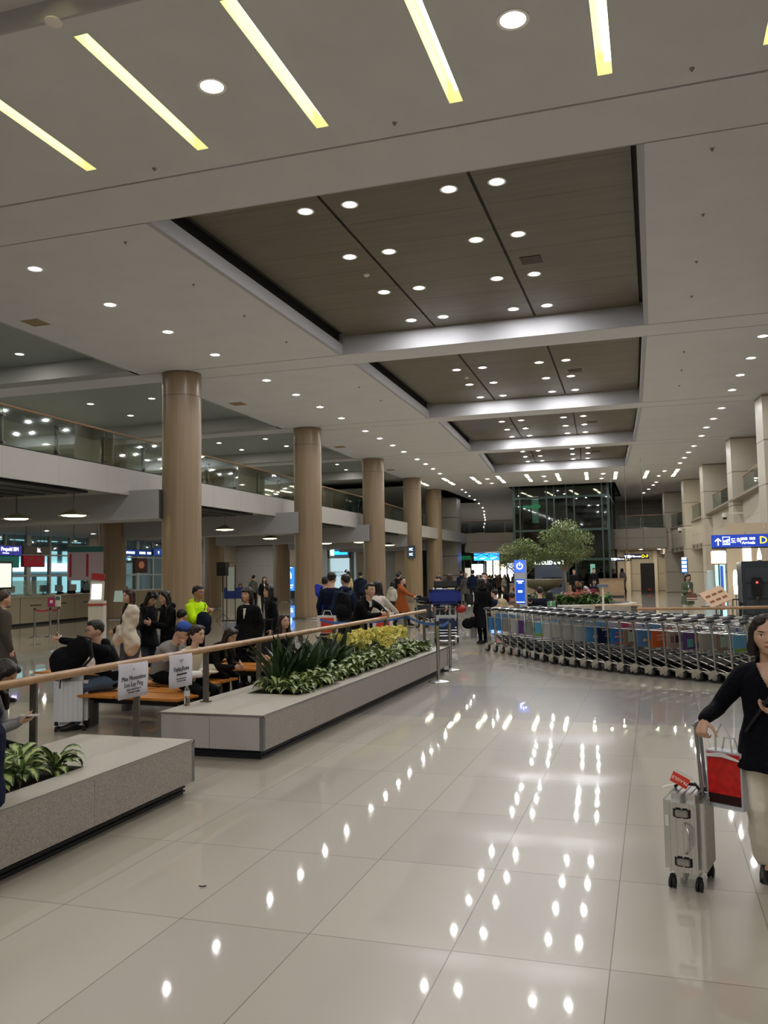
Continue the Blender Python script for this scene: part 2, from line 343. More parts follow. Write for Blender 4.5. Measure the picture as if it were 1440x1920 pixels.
# ---- right wall: piers, parapet, vents, recesses
PR=[(4.0,22.7),(3.98,33.4),(3.75,44.0),(3.02,54.6),(2.2,63.2),(1.0,73.0)]
RW=panelm('c4bbab',0,1.62,'857b6d',.05)
pr=MB()
for x,y in PR: pr.prism([(x,y),(x+1.7,y),(x+1.7,y+1.1),(x-.12,y+1.1)],0,ZC)
struct(pr.build('wall_right',RW))
pw=MB()
RWL=[(4.35,6)]+[(x+.42,y+.3) for x,y in PR]+[(-.6,84)]
for (x0,y0),(x1,y1) in zip(RWL,RWL[1:]): pw.prism([(x0,y0),(x0+.3,y0),(x1+.3,y1),(x1,y1)],3.55,5.16)
struct(pw.build('wall_right',panelm('cac1b2',0,1.0,'958b7c',.02,z0=.17)))
vt=MB(); vb=MB()
for (x0,y0),(x1,y1) in zip(RWL[:-1],RWL[1:]):
    vt.prism([(x0-.01,y0+1.2),(x0+.02,y0+1.2),(x1+.02,y1-.4),(x1-.01,y1-.4)],3.2,3.55)
    for k in range(5):
        t=(k+.5)/5; x=x0+(x1-x0)*t; y=y0+1.2+(y1-y0-1.6)*t; vb.box((x-.012,y,3.38),(.02,.4,.2))
struct(vt.build('trim_5',mat('a0968a',.5))); struct(vb.build('trim_6',DARK))
# lower wall set back and solid infill between piers 3..6
lw=MB()
for i,((x0,y0),(x1,y1)) in enumerate(zip(PR,PR[1:])):
    lw.prism([(x0+1.5,y0+1),(x0+1.7,y0+1),(x1+1.7,y1),(x1+1.5,y1)],0,3.5)
lw.span((5.4,-6,0),(5.6,23,3.5)); struct(lw.build('wall_right',RW))
up=MB(); up.prism([(8,6),(8.2,6),(8.2,60),(3.5,90),(3.3,90)],5.2,ZC); up.prism([(4.3,6),(8.1,6),(8.1,60),(3.4,90),(0,84),(2.6,63.2),(4.3,33)],5.1,5.2); struct(up.build('wall_right',mat('8f8578',.6)))
ub=MB(); ub.prism([(5.3,-6),(9,-6),(9,90),(XR0-.02,90)],ZC+.15,ZC+.2); struct(ub.build('ceiling',WHITE))
for i in range(5):
    (x0,y0),(x1,y1)=PR[i],PR[i+1]
    balustrade('balustrade',[(x0+.5,y0+1.15),(x1+.5,y1-.02)],5.2,'glass balustrade on the right upper floor in the %s bay from the camera'%ORD[i],panes=2.6,hgt=1.05,post=False)
# ---- bridge across the hall
BY=72.6
br=MB(); br.prism([(-15.6,BY),(1.1,BY),(1.1,BY+9),(-15.6,BY+9)],3.62,5.25); struct(br.build('wall_back',panelm('aaa295',2.05,.85,'7b7469',.03,axis=0,z0=.2)))
balustrade('balustrade',[(-15.6,BY+.15),(-10.2,BY+.15)],5.25,'glass balustrade on the far bridge left of the glass lift tower',panes=1.9)
balustrade('balustrade',[(-2.7,BY+.15),(1.0,BY+.15)],5.25,'glass balustrade on the far bridge right of the glass lift tower',panes=1.9)
# upper and lower panelled walls right of the tower
wb=MB(); wb.span((-4.2,81,5.25),(3.4,81.3,ZC)); wb.span((-4.6,79,0),(2.2,79.3,3.62)); struct(wb.build('wall_back',panelm('a69c8b',1.9,1.5,'5c564d',.03,axis=0)))
bp=MB()
for x in (-3.4,-2.35,-.05,1.0): bp.span((x,78.8,0),(x+.35,79,3.62))
struct(bp.build('trim_7',mat('c3b8a4',.5)))
# ---- left side deep walls: marble cross wall, facade
mw=MB(); mw.span((-39,66,0),(-19,66.3,FZ0)); mw.span((-24.5,75.6,FZ1),(-17.2,75.8,ZC)); struct(mw.build('wall_back',panelm('c2c4c2',2.4,1.35,'999b99',.02,axis=0)))
mp=MB(); mp.span((-29.2,65.2,0),(-27.6,66,FZ0)); mp.span((-22.9,64.9,0),(-22.2,66,FZ0)); mp.span((-19.6,64.9,0),(-18.8,66,FZ0)); struct(mp.build('trim_8',mat('b5a890',.5)))
FX=-34.2
fc=MB(); fc.span((FX-.3,9,0),(FX,36.8,FZ0+.1)); fc.span((FX-.3,46,0),(FX,47.6,FZ0+.1)); fc.span((FX-.3,57,0),(FX,66,FZ0+.1)); fc.span((-34,9,FZ1),(-33.8,76,ZC))
struct(fc.build('wall_left',panelm('b8ab9a',2.2,1.5,'8f8578',.06,axis=1)))
def window(y0,y1,n,k):
    f=MB()
    for i in range(n+1):
        y=y0+(y1-y0)*i/n; wd=.32 if i==n//2 and n>2 else .12; f.span((FX-.2,y-wd/2,0),(FX,y+wd/2,FZ0))
    for z in (.95,2.05,3.25): f.span((FX-.15,y0,z),(FX-.03,y1,z+.09))
    o=struct(f.build('window_%d'%k,mat('b7b9b8',.4)))
    p=MB(); p.span((FX-.1,y0,0),(FX-.09,y1,FZ0)); p.build('pane',GLASS,o)
window(36.8,46,5,1); window(47.6,57,5,2)
# lit street outside the facade
og=MB(); og.span((-70,20,-.05),(FX-.4,80,0)); struct(og.build('floor',mat('4b5254',.7)))
def thingbox(name,label,cat,parts,loc,rz=0,group=None,smooth=False):
    t=thing(name,label,cat,loc,rz,group)
    for pn,f,M in parts: b=MB(); f(b); b.build(pn,M,t,smooth)
    return t
thingbox('building','pale building with rows of lit blue-white windows outside the left windows','building',[('wall',lambda b:b.box((0,0,3.5),(1,46,7)),mat('7f97a0',.7)),
  ('lit_windows',lambda b:[b.box((.52,-20+3.2*i,1.4+k*2.2),(.04,2.5,1.4)) for i in range(13) for k in range(3)],mat('a9dcec',.5,emit=1.1)),('sign_band',lambda b:b.box((.7,6,2.9),(.1,12,.7)),mat('d7f1ff',.5,emit=2.2))],(-50,52,0))
# far end of the concourse
fe=MB(); fe.span((-60,140,0),(10,140.3,ZC+.2)); fe.prism([(3.5,90),(3.7,90),(-8,140),(-8.4,140)],0,ZC); struct(fe.build('wall_back',mat('9a958c',.6)))
wl=MB(); wl.prism([(-24.5,76),(-24.3,76),(-44,140),(-44.3,140)],0,ZC); struct(wl.build('wall_left',mat('9c968a',.6)))
# ================================================================== LAMPS
OUTER=mat('fff8f0',.5,emit=3.2)
def HOT(M):
    b=M.node_tree.nodes['Principled BSDF']; e=b.inputs['Emission Strength'].default_value; c=b.inputs['Emission Color'].default_value
    k=('hot',M.name)
    if k in MC: return MC[k]
    h=M.copy(); h.node_tree.nodes['Principled BSDF'].inputs['Emission Strength'].default_value=e/.42**2*.9; MC[k]=h; return h
def lampset(name,pts,rad,z,labelf,group,M=LIGHT,trimc='e6e2da'):
    base=None
    for i,(x,y) in enumerate(pts):
        if base is None:
            t=thing(name,labelf(i),'ceiling light',(x,y,z),0,group)
            a=MB(); a.lathe([(rad,-.002),(rad*.9,-.005),(.001,-.005)],(0,0,0),20,False); a.build('diffuser',OUTER,t)
            a=MB(); a.lathe([(rad*.42,-.0065),(.001,-.0065)],(0,0,0),14,False); a.build('lamp',HOT(M),t)
            r=MB(); r.lathe([(rad*1.01,0),(rad*1.01,-.008),(rad*1.28,-.01),(rad*1.3,0)],(0,0,0),20,False); r.build('trim_ring',mat(trimc,.5),t,True); base=t
        else:
            c=dup(base,(x,y,z)); c['label']=labelf(i)
recn=0
for bi,((y0,l0,r0),(y1,l1,r1)) in enumerate(BAY):
    pts=[]
    for row in range(4):
        y=y0+1.6+2.46*row*(y1-y0)/9.85; t=(y-y0)/(y1-y0); cx=(l0+r0)/2*(1-t)+(l1+r1)/2*t
        for o in (-1.85,-.96,.93,1.8): pts.append((cx+o,y))
    bn=ORD[bi]
    lampset('recessed_downlight',pts,.13,ZW-.001,lambda i,bn=bn:'round downlight %s from the left in the %s row of the %s wood-grained ceiling recess'%(ORD[i%4],ORD[i//4],bn),'downlights in the %s wood-grained recess'%bn)
LL=[(-11.84,14.07),(-11.81,16.55),(-11.76,18.94),(-11.75,21.41),(-11.77,24.86),(-11.77,27.25),(-11.81,29.61),(-11.87,32.08),(-11.97,35.39),(-12.02,37.62),(-12.09,39.92),(-12.2,42.27),(-12.33,45.36),(-12.42,47.57),(-12.59,49.97),(-12.8,52.59)]
lampset('recessed_downlight',LL,.13,ZC-.001,lambda i:'%s round downlight of the long row in the white ceiling over the columns'%ORD[i],'row of downlights left of the recesses')
RL=[(3.05,14.1),(3.08,16.6),(3.1,19.1),(3.1,21.6),(3.09,25.02),(3.04,27.54),(2.95,29.87),(2.9,32.3),(2.8,35.83),(2.65,38.27),(2.49,40.5),(2.41,43.0),(2.21,46.4),(2.04,48.84),(1.89,51.09),(1.73,53.56),(.89,57.49),(.55,60.4),(.4,64.67),(.2,66.7),(-.15,69.95),(-.56,73.14)]
lampset('recessed_downlight',RL,.13,ZC-.001,lambda i:'%s round downlight of the long row beside the right wall'%ORD[i],'row of downlights beside the right wall')
lampset('recessed_downlight',[(-9.15,9.5),(-5.23,9.46),(-1.31,9.4),(2.6,9.35)],.15,ZC-.001,lambda i:'large round downlight %s from the left between the linear lamps of the near ceiling'%ORD[i],'downlights between the near linear lamps')
# curved rows beyond the bridge
CL=[(-13.76,63.5),(-13.95,65.75),(-14.36,69.11),(-14.68,72.89),(-15.13,77.04),(-15.8,82.33),(-16.6,87.2),(-17.57,92.33),(-18.4,97),(-19.26,101.82),(-20.7,109),(-22.42,117.23)]
lampset('recessed_downlight',CL,.095,ZC-.001,lambda i:'%s small downlight of the curved row beyond the round columns'%ORD[i],'curved row of downlights beyond the columns')
CR=[(-1.6,82),(-2.2,86.5),(-2.85,90.41),(-4.06,97.48),(-4.9,102.91),(-6.54,109.76),(-8.4,117)]
lampset('recessed_downlight',CR,.10,ZC-.001,lambda i:'%s small downlight of the curved row beyond the lift tower on the right'%ORD[i],'curved row of downlights beyond the lift tower')
lampset('recessed_downlight',[(-10.57,57.02),(-10.8,59.9),(-6.77,57.1),(-7.0,60.2),(-2.94,57.27),(-3.21,60.2)],.15,ZC-.001,lambda i:'%s round downlight among the short linear lamps before the lift tower, counted from the left'%ORD[i],'downlights among the far linear lamps')
UL=[(-18.2,17.2),(-18.2,19.9),(-18.2,21.0),(-18.13,25.4),(-18.15,28.1),(-18.15,30.7),(-18.2,36.0),(-18.36,38.6),(-18.38,41.2),(-18.46,46.5),(-18.6,49.4),(-19.04,52.2),(-20.9,17.3),(-20.9,20.0),(-20.92,25.4),(-20.91,28.09),(-20.89,30.75),(-21.04,36.2),(-21.1,38.85),(-21.15,41.47),(-21.2,46.8),(-21.3,49.5)]
lampset('recessed_downlight',UL,.12,ZW-.001,lambda i:'%s round downlight of the %s row in the grey ceiling over the left upper floor'%(ORD[i%12],'front' if i<12 else 'back'),'downlights over the left upper floor',M=mat('fff6ea',.5,emit=90))
# downlights deep over the upper floor (seen through the glass)
lampset('recessed_downlight',[(-27,18+5*k) for k in range(10)]+[(-31,18+5*k) for k in range(10)],.17,ZC-.001,lambda i:'%s warm downlight of the %s row deep over the left upper floor'%(ORD[i%10],'nearer' if i<10 else 'farther'),'warm downlights deep over the upper floor',M=mat('fff3d6',.5,emit=170))
# downlights in soffit below the upper floor (light the counters)
lampset('recessed_downlight',[(x,y) for x in (-27.5,-31) for y in (16,21,27,31,38,42,49,53,59,63)]+[(-20.5,y) for y in (17,28,39,49,60)],.15,FZ0+.048,lambda i:'%s small downlight under the left upper floor above the service counters'%ORD[i],'downlights under the left upper floor',M=mat('fff6ea',.5,emit=75))
lampset('recessed_downlight',[(x,76.5) for x in (-14,-11.5,-9,-6,-3.5,-1,.5)],.2,3.61,lambda i:'%s downlight from the left under the far bridge'%ORD[i],'downlights under the bridge',M=mat('fff2dc',.5,emit=75))
# linear lamps of the near ceiling
def linear(i,x,y0,y1,z,row):
    t=thing('linear_light','linear lamp, %s from the left in the %s slot row of the near ceiling'%(ORD[i],row),'ceiling light',(x,(y0+y1)/2,z),0,'linear lamps in the near ceiling')
    L=(y1-y0)/2; b=MB(); h=.24
    w_=SW-.003; b.span((-w_,-L+.003,-.002),(-w_+.004,L-.003,h)); b.span((w_-.004,-L+.003,-.002),(w_,L-.003,h)); b.span((-w_+.004,-L+.003,-.002),(w_-.004,-L+.007,h)); b.span((-w_+.004,L-.007,-.002),(w_-.004,L-.003,h)); b.span((-w_,-L+.003,h),(w_,L-.003,h+.01))
    b.build('housing',mat('e2e1ca',.6),t)
    q=MB(); q.span((.0,-L+.10,.11),(.085,L-.10,.16)); q.build('tube',TUBEM,t)
for i,x in enumerate(SX): linear(i,x,8.02,10.88,ZC,'second'); linear(i,x,4.6,7.45,ZC+.25,'first')
# short linear lamps before the lift tower
n=0
for i,(x,y) in enumerate([(-15.1,54.9),(-13.2,55.1),(-11.3,55.2),(-9.6,55.4),(-7.7,55.4),(-5.75,55.7),(-3.9,55.9),(-2.05,56.4),(-.1,56.8),(1.75,56.6)]):
    for k in range(2):
        t=thing('linear_light','short bright linear lamp in the far ceiling, %s of the %s pair from the left'%(('nearer','farther')[k],ORD[i]),'ceiling light',(x-.14*k-.1,y+1.1+2.5*k,ZC),.06,'short linear lamps in the far ceiling')
        b=MB(); b.span((-.10,-.9,-.012),(.10,.9,-.007)); b.build('tube',mat('fff6d0',.5,emit=9),t); b=MB(); b.span((-.15,-.95,-.006),(.15,.95,0)); b.build('frame',mat('dddacf',.5),t)
# hanging dish lamps under the balcony
pend=[(-16.1,20.9),(-18.4,21.2),(-16.1,30.1),(-18.1,38.5),(-18.3,46.6),(-16.1,46.3),(-16.1,52),(-16.2,38.4)]
base=None
for i,(x,y) in enumerate(pend):
    lb_='%s hanging dish lamp under the left upper floor, counted from the left of the picture'%ORD[[1,0,2,3,5,6,7,4][i]]
    if base is None:
        t=thing('pendant_lamp',lb_,'lamp',(x,y,3.72),0,'dish lamps under the upper floor')
        b=MB(); b.lathe([(.10,.16),(.2,.1),(.42,.0),(.44,-.02),(.40,.0),(.18,.08),(.02,.1)],(0,0,0),28,False); b.build('shade',mat('c9c4a8',.35,1),t,True)
        b=MB(); b.lathe([(.34,-.005),(.3,-.03),(.01,-.05)],(0,0,0),24,False); b.build('diffuser',mat('fff2b4',.5,emit=12),t,True)
        b=MB(); b.cyl((0,0,.16),(0,0,.72),.02); b.build('stem',DSTEEL,t); base=t
    else: c=dup(base,(x,y,3.72)); c['label']=lb_
# small ceiling fittings
def fit(name,label,cat,x,y,z,f,M,group=None,rz=0):
    b=MB(); f(b); o=b.build(name,M,None,True); o.location=(x,y,z); o.rotation_euler=(0,0,rz); tag(o,label,cat,group)
for i,(x,y) in enumerate([(-14.35,17.1),(-14.38,27.91),(-14.67,39.36),(-15.12,49.36)]):
    fit('air_vent','beige square air vent in the white ceiling near the %s column'%ORD[i],'vent',x,y,ZC,lambda b:[b.box((0,0,-.006),(.5,.5,.012))]+[b.box((0,-.2+.1*k,-.015),(.44,.02,.01)) for k in range(5)],mat('a08c6e',.6),'air vents along the columns')
for bi in range(4):
    y0=BAY[bi][0][0]; cx=(BAY[bi][0][1]+BAY[bi][0][2])/2
    fit('speaker_grille','dark square grille in the %s wood-grained ceiling recess'%ORD[bi],'vent',cx+1.86,y0+5.6,ZW,lambda b:b.box((0,0,-.006),(.46,.46,.012)),mat('4c4538',.7),'grilles in the recesses')
    fit('smoke_detector','white smoke detector in the %s wood-grained ceiling recess'%ORD[bi],'detector',cx-1.85,y0+5.2,ZW,lambda b:b.lathe([(.075,0),(.075,-.02),(.05,-.05),(.0,-.055)],(0,0,0),16),mat('e8e6e0',.5),'smoke detectors in the recesses')
fit('smoke_detector','white smoke detector on the ceiling edge at the top left corner','detector',-6.29,7.72,ZC,lambda b:b.lathe([(.1,0),(.1,-.02),(.07,-.05),(.0,-.06)],(0,0,0),20),mat('e8e6e0',.5))
i=0
for x,ys in ((-9.3,(13.5,16,18.4,20.9,26.9,29.3)),(1.08,(13.4,15.9,18.35,20.7,26,28.4,30.8))):
    for y in ys:
        fit('sprinkler_head','tiny grey sprinkler head, %s in the row %s of the wood-grained recesses'%(ORD[ys.index(y)],'left' if x<0 else 'right'),'sprinkler',x,y,ZC,lambda b:b.lathe([(.035,0),(.035,-.01),(.015,-.02),(.015,-.04),(.0,-.045)],(0,0,0),10),mat('8c8983',.4),'ceiling sprinklers')
for i,(x,y) in enumerate([(-7.17,10.95+.2),(-3.25,11.1),(.7,11.1)]): fit('sprinkler_head','tiny grey sprinkler head %s from the left in the near ceiling'%ORD[i],'sprinkler',x,y,ZC,lambda b:b.lathe([(.035,0),(.035,-.01),(.015,-.02),(.015,-.04),(.0,-.045)],(0,0,0),10),mat('8c8983',.4),'ceiling sprinklers')

# the hall behind the camera: closing wall, and unseen downlights of the same kind added for illumination
bk=MB(); bk.span((-40,-14.3,0),(9,-14,ZC+.5)); bk.span((5.6,-14,0),(5.8,6,ZC)); struct(bk.build('wall_front',mat('a9a296',.6)))
bf=MB(); bf.span((-40,-14,-.3),(9,-6,0)); struct(bf.build('floor',mat('b5ad9c',.25)))
bc=MB(); bc.span((-40,-14,ZC+.26),(9,-5.9,ZC+.4)); struct(bc.build('ceiling',WHITE))
lampset('recessed_downlight',[(x,y) for y in (-11,-8,-5,-2,1) for x in (-11.8,-6,-5.1,-3.3,-2.4,3.1)],.13,ZC+.249,lambda i:'unseen added downlight %s from the left in the %s row behind the viewpoint'%(ORD[i%6],ORD[i//6]),'added downlights behind the viewpoint')
# ================================================================== PEOPLE
def skin_mat(c):
    k=('skin',c)
    if k in MC: return MC[k]
    M,N,L,b=nodes('skin'); at=N.new('ShaderNodeAttribute'); at.attribute_name='hl'; sp=N.new('ShaderNodeSeparateXYZ'); L.new(at.outputs['Vector'],sp.inputs[0])
    ax=math_(N,L,'ABSOLUTE',sp.outputs[0]); y=sp.outputs[1]; z=sp.outputs[2]; front=math_(N,L,'GREATER_THAN',y,.25)
    def ell(cx,cz,a,h,slope=0):
        u=math_(N,L,'DIVIDE',math_(N,L,'SUBTRACT',ax,cx),a); zz=math_(N,L,'SUBTRACT',z,cz)
        if slope: zz=math_(N,L,'SUBTRACT',zz,math_(N,L,'MULTIPLY',math_(N,L,'SUBTRACT',ax,cx),slope))
        v=math_(N,L,'DIVIDE',zz,h); d=math_(N,L,'ADD',math_(N,L,'MULTIPLY',u,u),math_(N,L,'MULTIPLY',v,v))
        return math_(N,L,'MULTIPLY',math_(N,L,'LESS_THAN',d,1),front)
    col=lin(c); cc=mixc(N,L,0,col,col)
    ns=N.new('ShaderNodeTexNoise'); ns.inputs['Scale'].default_value=30; tc=N.new('ShaderNodeTexCoord'); L.new(tc.outputs['Object'],ns.inputs['Vector'])
    cc=mixc(N,L,ns.outputs[0],tuple(x*.92 for x in col[:3])+(1,),tuple(min(1,x*1.06) for x in col[:3])+(1,))
    cc=mixc(N,L,ell(.155,.585,.085,.016,.12),cc,lin('33241c'))     # brow
    cc=mixc(N,L,ell(.155,.497,.075,.030,.05),cc,lin('2a1c18'))     # lashes
    cc=mixc(N,L,ell(.155,.492,.062,.020,.03),cc,lin('d8d0c8'))     # white of the eye
    cc=mixc(N,L,ell(.155,.493,.024,.022),cc,lin('1a120e'))         # iris
    cc=mixc(N,L,ell(.032,.315,.016,.010),cc,lin('6b4236'))         # nostril
    cc=mixc(N,L,ell(.0,.205,.105,.030),cc,lin('a85a55')); cc=mixc(N,L,ell(.0,.208,.095,.004),cc,lin('5e2c2c'))
    L.new(cc,b.inputs['Base Color']); b.inputs['Roughness'].default_value=.5; b.inputs['Subsurface Weight'].default_value=.08; b.inputs['Subsurface Radius'].default_value=(.01,.004,.002); MC[k]=M; return M
def head_rings(mb,M,hh,fem=True,n=36,m=40):
    """head in its own frame: x right, y forward, z up, chin 0 to crown 1 (unit = head height)"""
    rg=[]
    def sm(a,b,t): t=max(0,min(1,(t-a)/(b-a))); return t*t*(3-2*t)
    for i in range(m):
        z=.004+.992*i/(m-1)
        e=math.sqrt(max(0,1-((z-.60)/.40)**2)) if z>.6 else 1
        jw=.20+.15*sm(0,.32,z)+.0*z; w=(jw if z<.6 else .35)*e
        if z<.6: w=.17+.18*sm(0,.42,z)
        if z>.6: w=.35*e
        if z<.03: w*=.5+z/.06
        fr=(.40 if z<.55 else .40*math.sqrt(max(0,1-((z-.55)/.45)**2))); fr*= .86+.14*sm(0,.2,z)
        bk_=.44*(math.sqrt(max(0,1-((z-.60)/.41)**2)) if z>.6 else (.60+.40*sm(.12,.5,z)) )
        if z<.1: bk_*= .55+4.5*z
        row=[]
        for j in range(n):
            a=2*PI*j/n; cx,sy=math.cos(a),math.sin(a)
            x=w*abs(cx)**.86*(1 if cx>0 else -1); y=(fr if sy>0 else bk_)*abs(sy)**.95*(1 if sy>0 else -1)
            if sy>0:
                g=lambda cxx,cz,sx,sz:math.exp(-((abs(x)-cxx)/sx)**2-((z-cz)/sz)**2)
                y+=.085*math.exp(-(x/.045)**2)*max(0,min(1,(.56-z)/.22))*(1 if z>.335 else max(0,1-(.335-z)/.03))   # nose
                y+=.030*g(.05,.345,.03,.03)
                y-=.045*g(.155,.50,.075,.045); y+=.018*g(.155,.495,.05,.022); y+=.020*g(.12,.60,.12,.04)
                y+=.030*g(.0,.225,.09,.022)+.028*g(0,.185,.08,.020)-.012*g(0,.207,.08,.006)-.015*g(0,.15,.1,.02)+.028*g(0,.06,.08,.05)
                y+=.012*g(.22,.38,.06,.07)
            row.append((x,y,z))
        rg.append(row)
    vs=[[mb.b.verts.new(M@V((x*hh,y*hh,z*hh))) for x,y,z in row] for row in rg]
    for a,b_ in zip(vs,vs[1:]):
        for j in range(n): mb._f([a[j],a[(j+1)%n],b_[(j+1)%n],b_[j]])
    mb._f(vs[0][::-1]); mb._f(vs[-1])
    for s in (-1,1): mb.ell(M@V((s*.345*hh,-.03*hh,.47*hh)),(.03*hh,.06*hh,.10*hh),M.to_3x3()@Matrix.Rotation(.2*s,3,'Z'))
def ik(p,t,l1,l2,hint):
    p,t=V(p),V(t); d=t-p; L=d.length; mx=(l1+l2)*.997
    if L>mx: d=d*(mx/L); t=p+d; L=mx
    u=d/L; a=(l1*l1-l2*l2+L*L)/(2*L); h=math.sqrt(max(0,l1*l1-a*a)); hh=V(hint)-u*V(hint).dot(u); hh.normalize()
    return p+u*a+hh*h,t
def hand(mb,wr,d,pn,s,side,curl=.5,thumb=.6):
    """palm + five fingers. d: direction of the fingers, pn: palm normal, side: +1 thumb on d x pn side"""
    d=V(d).normalized(); pn=(V(pn)-d*V(pn).dot(d)).normalized(); w_=d.cross(pn)*side
    mb.loft([(wr+d*t*s,w_*a*s,pn*b_*s) for t,a,b_ in ((-.01,.024,.017),(.015,.029,.017),(.05,.039,.016),(.082,.040,.014),(.094,.034,.010))],10)
    for i,(o,L) in enumerate(((.030,.070),(.010,.078),(-.011,.072),(-.031,.056))):
        p=wr+(d*.082+w_*o)*s; a=0; r=.0088*s
        for k,fr in enumerate((.45,.32,.23)):
            a+=curl*(.75,.85,.6)[k]*(1+.08*i); q=p+(d*math.cos(a)+pn*math.sin(a))*L*fr*s; mb.cap(p,q,r,r*.92,8); p=q; r*=.9
    p=wr+(d*.022+w_*.028)*s; dr=(d*.55+w_*.75+pn*.25).normalized()
    for k,L in enumerate((.038,.030,.024)):
        q=p+dr*L*s; mb.cap(p,q,.0115*s*(1-.1*k),.0105*s*(1-.1*k),8); p=q; dr=(dr+(d*.8+pn*.5-w_*.35)*thumb*.6).normalized()
TMPS=bpy.data.scenes.new('tmp'); TEX={}
import numpy as np
def remesh(mb,vox,name,mats,parent,sm=2,amp=0,freq=9,seed=0,hl=None,zfloor=None):
    bmesh.ops.recalc_face_normals(mb.b,faces=mb.b.faces[:])
    me=bpy.data.meshes.new('t'); mb.b.to_mesh(me); mb.b.free(); o=bpy.data.objects.new('t',me); TMPS.collection.objects.link(o)
    r=o.modifiers.new('r','REMESH'); r.mode='VOXEL'; r.voxel_size=vox; r.use_smooth_shade=True
    if sm: s=o.modifiers.new('s','SMOOTH'); s.iterations=sm; s.factor=.5
    if amp:
        if freq not in TEX:
            tx=bpy.data.textures.new('folds','CLOUDS'); tx.noise_scale=1.6/freq; tx.noise_depth=1; TEX[freq]=tx
        d=o.modifiers.new('d','DISPLACE'); d.texture=TEX[freq]; d.texture_coords='LOCAL'; d.strength=amp*3.2; d.mid_level=.47
    vl=TMPS.view_layers[0]; vl.update(); dg=vl.depsgraph; m2=bpy.data.meshes.new_from_object(o.evaluated_get(dg)); bpy.data.objects.remove(o); bpy.data.meshes.remove(me)
    m2.name=name; m2.materials.clear()
    for M in (mats if isinstance(mats,(list,tuple)) else [mats]): m2.materials.append(M)
    if hl is not None:
        A=m2.attributes.new('hl','FLOAT_VECTOR','POINT'); Mi,hh=hl; n=len(m2.vertices); co=np.empty(n*3,'f'); m2.vertices.foreach_get('co',co); co=co.reshape(-1,3)
        Mn=np.array(Mi); h_=((co@Mn[:3,:3].T+Mn[:3,3])/hh).astype('f'); A.data.foreach_set('vector',h_.ravel())
    o=bpy.data.objects.new(name,m2); COL.objects.link(o)
    if parent: o.parent=parent
    return o
PN=[0]
def cloth(c,r=.85,knit=False):
    M=mat(c,r,bump=.35 if not knit else .6,bs=22 if not knit else 90); M.node_tree.nodes['Principled BSDF'].inputs['Specular IOR Level'].default_value=.15; return M
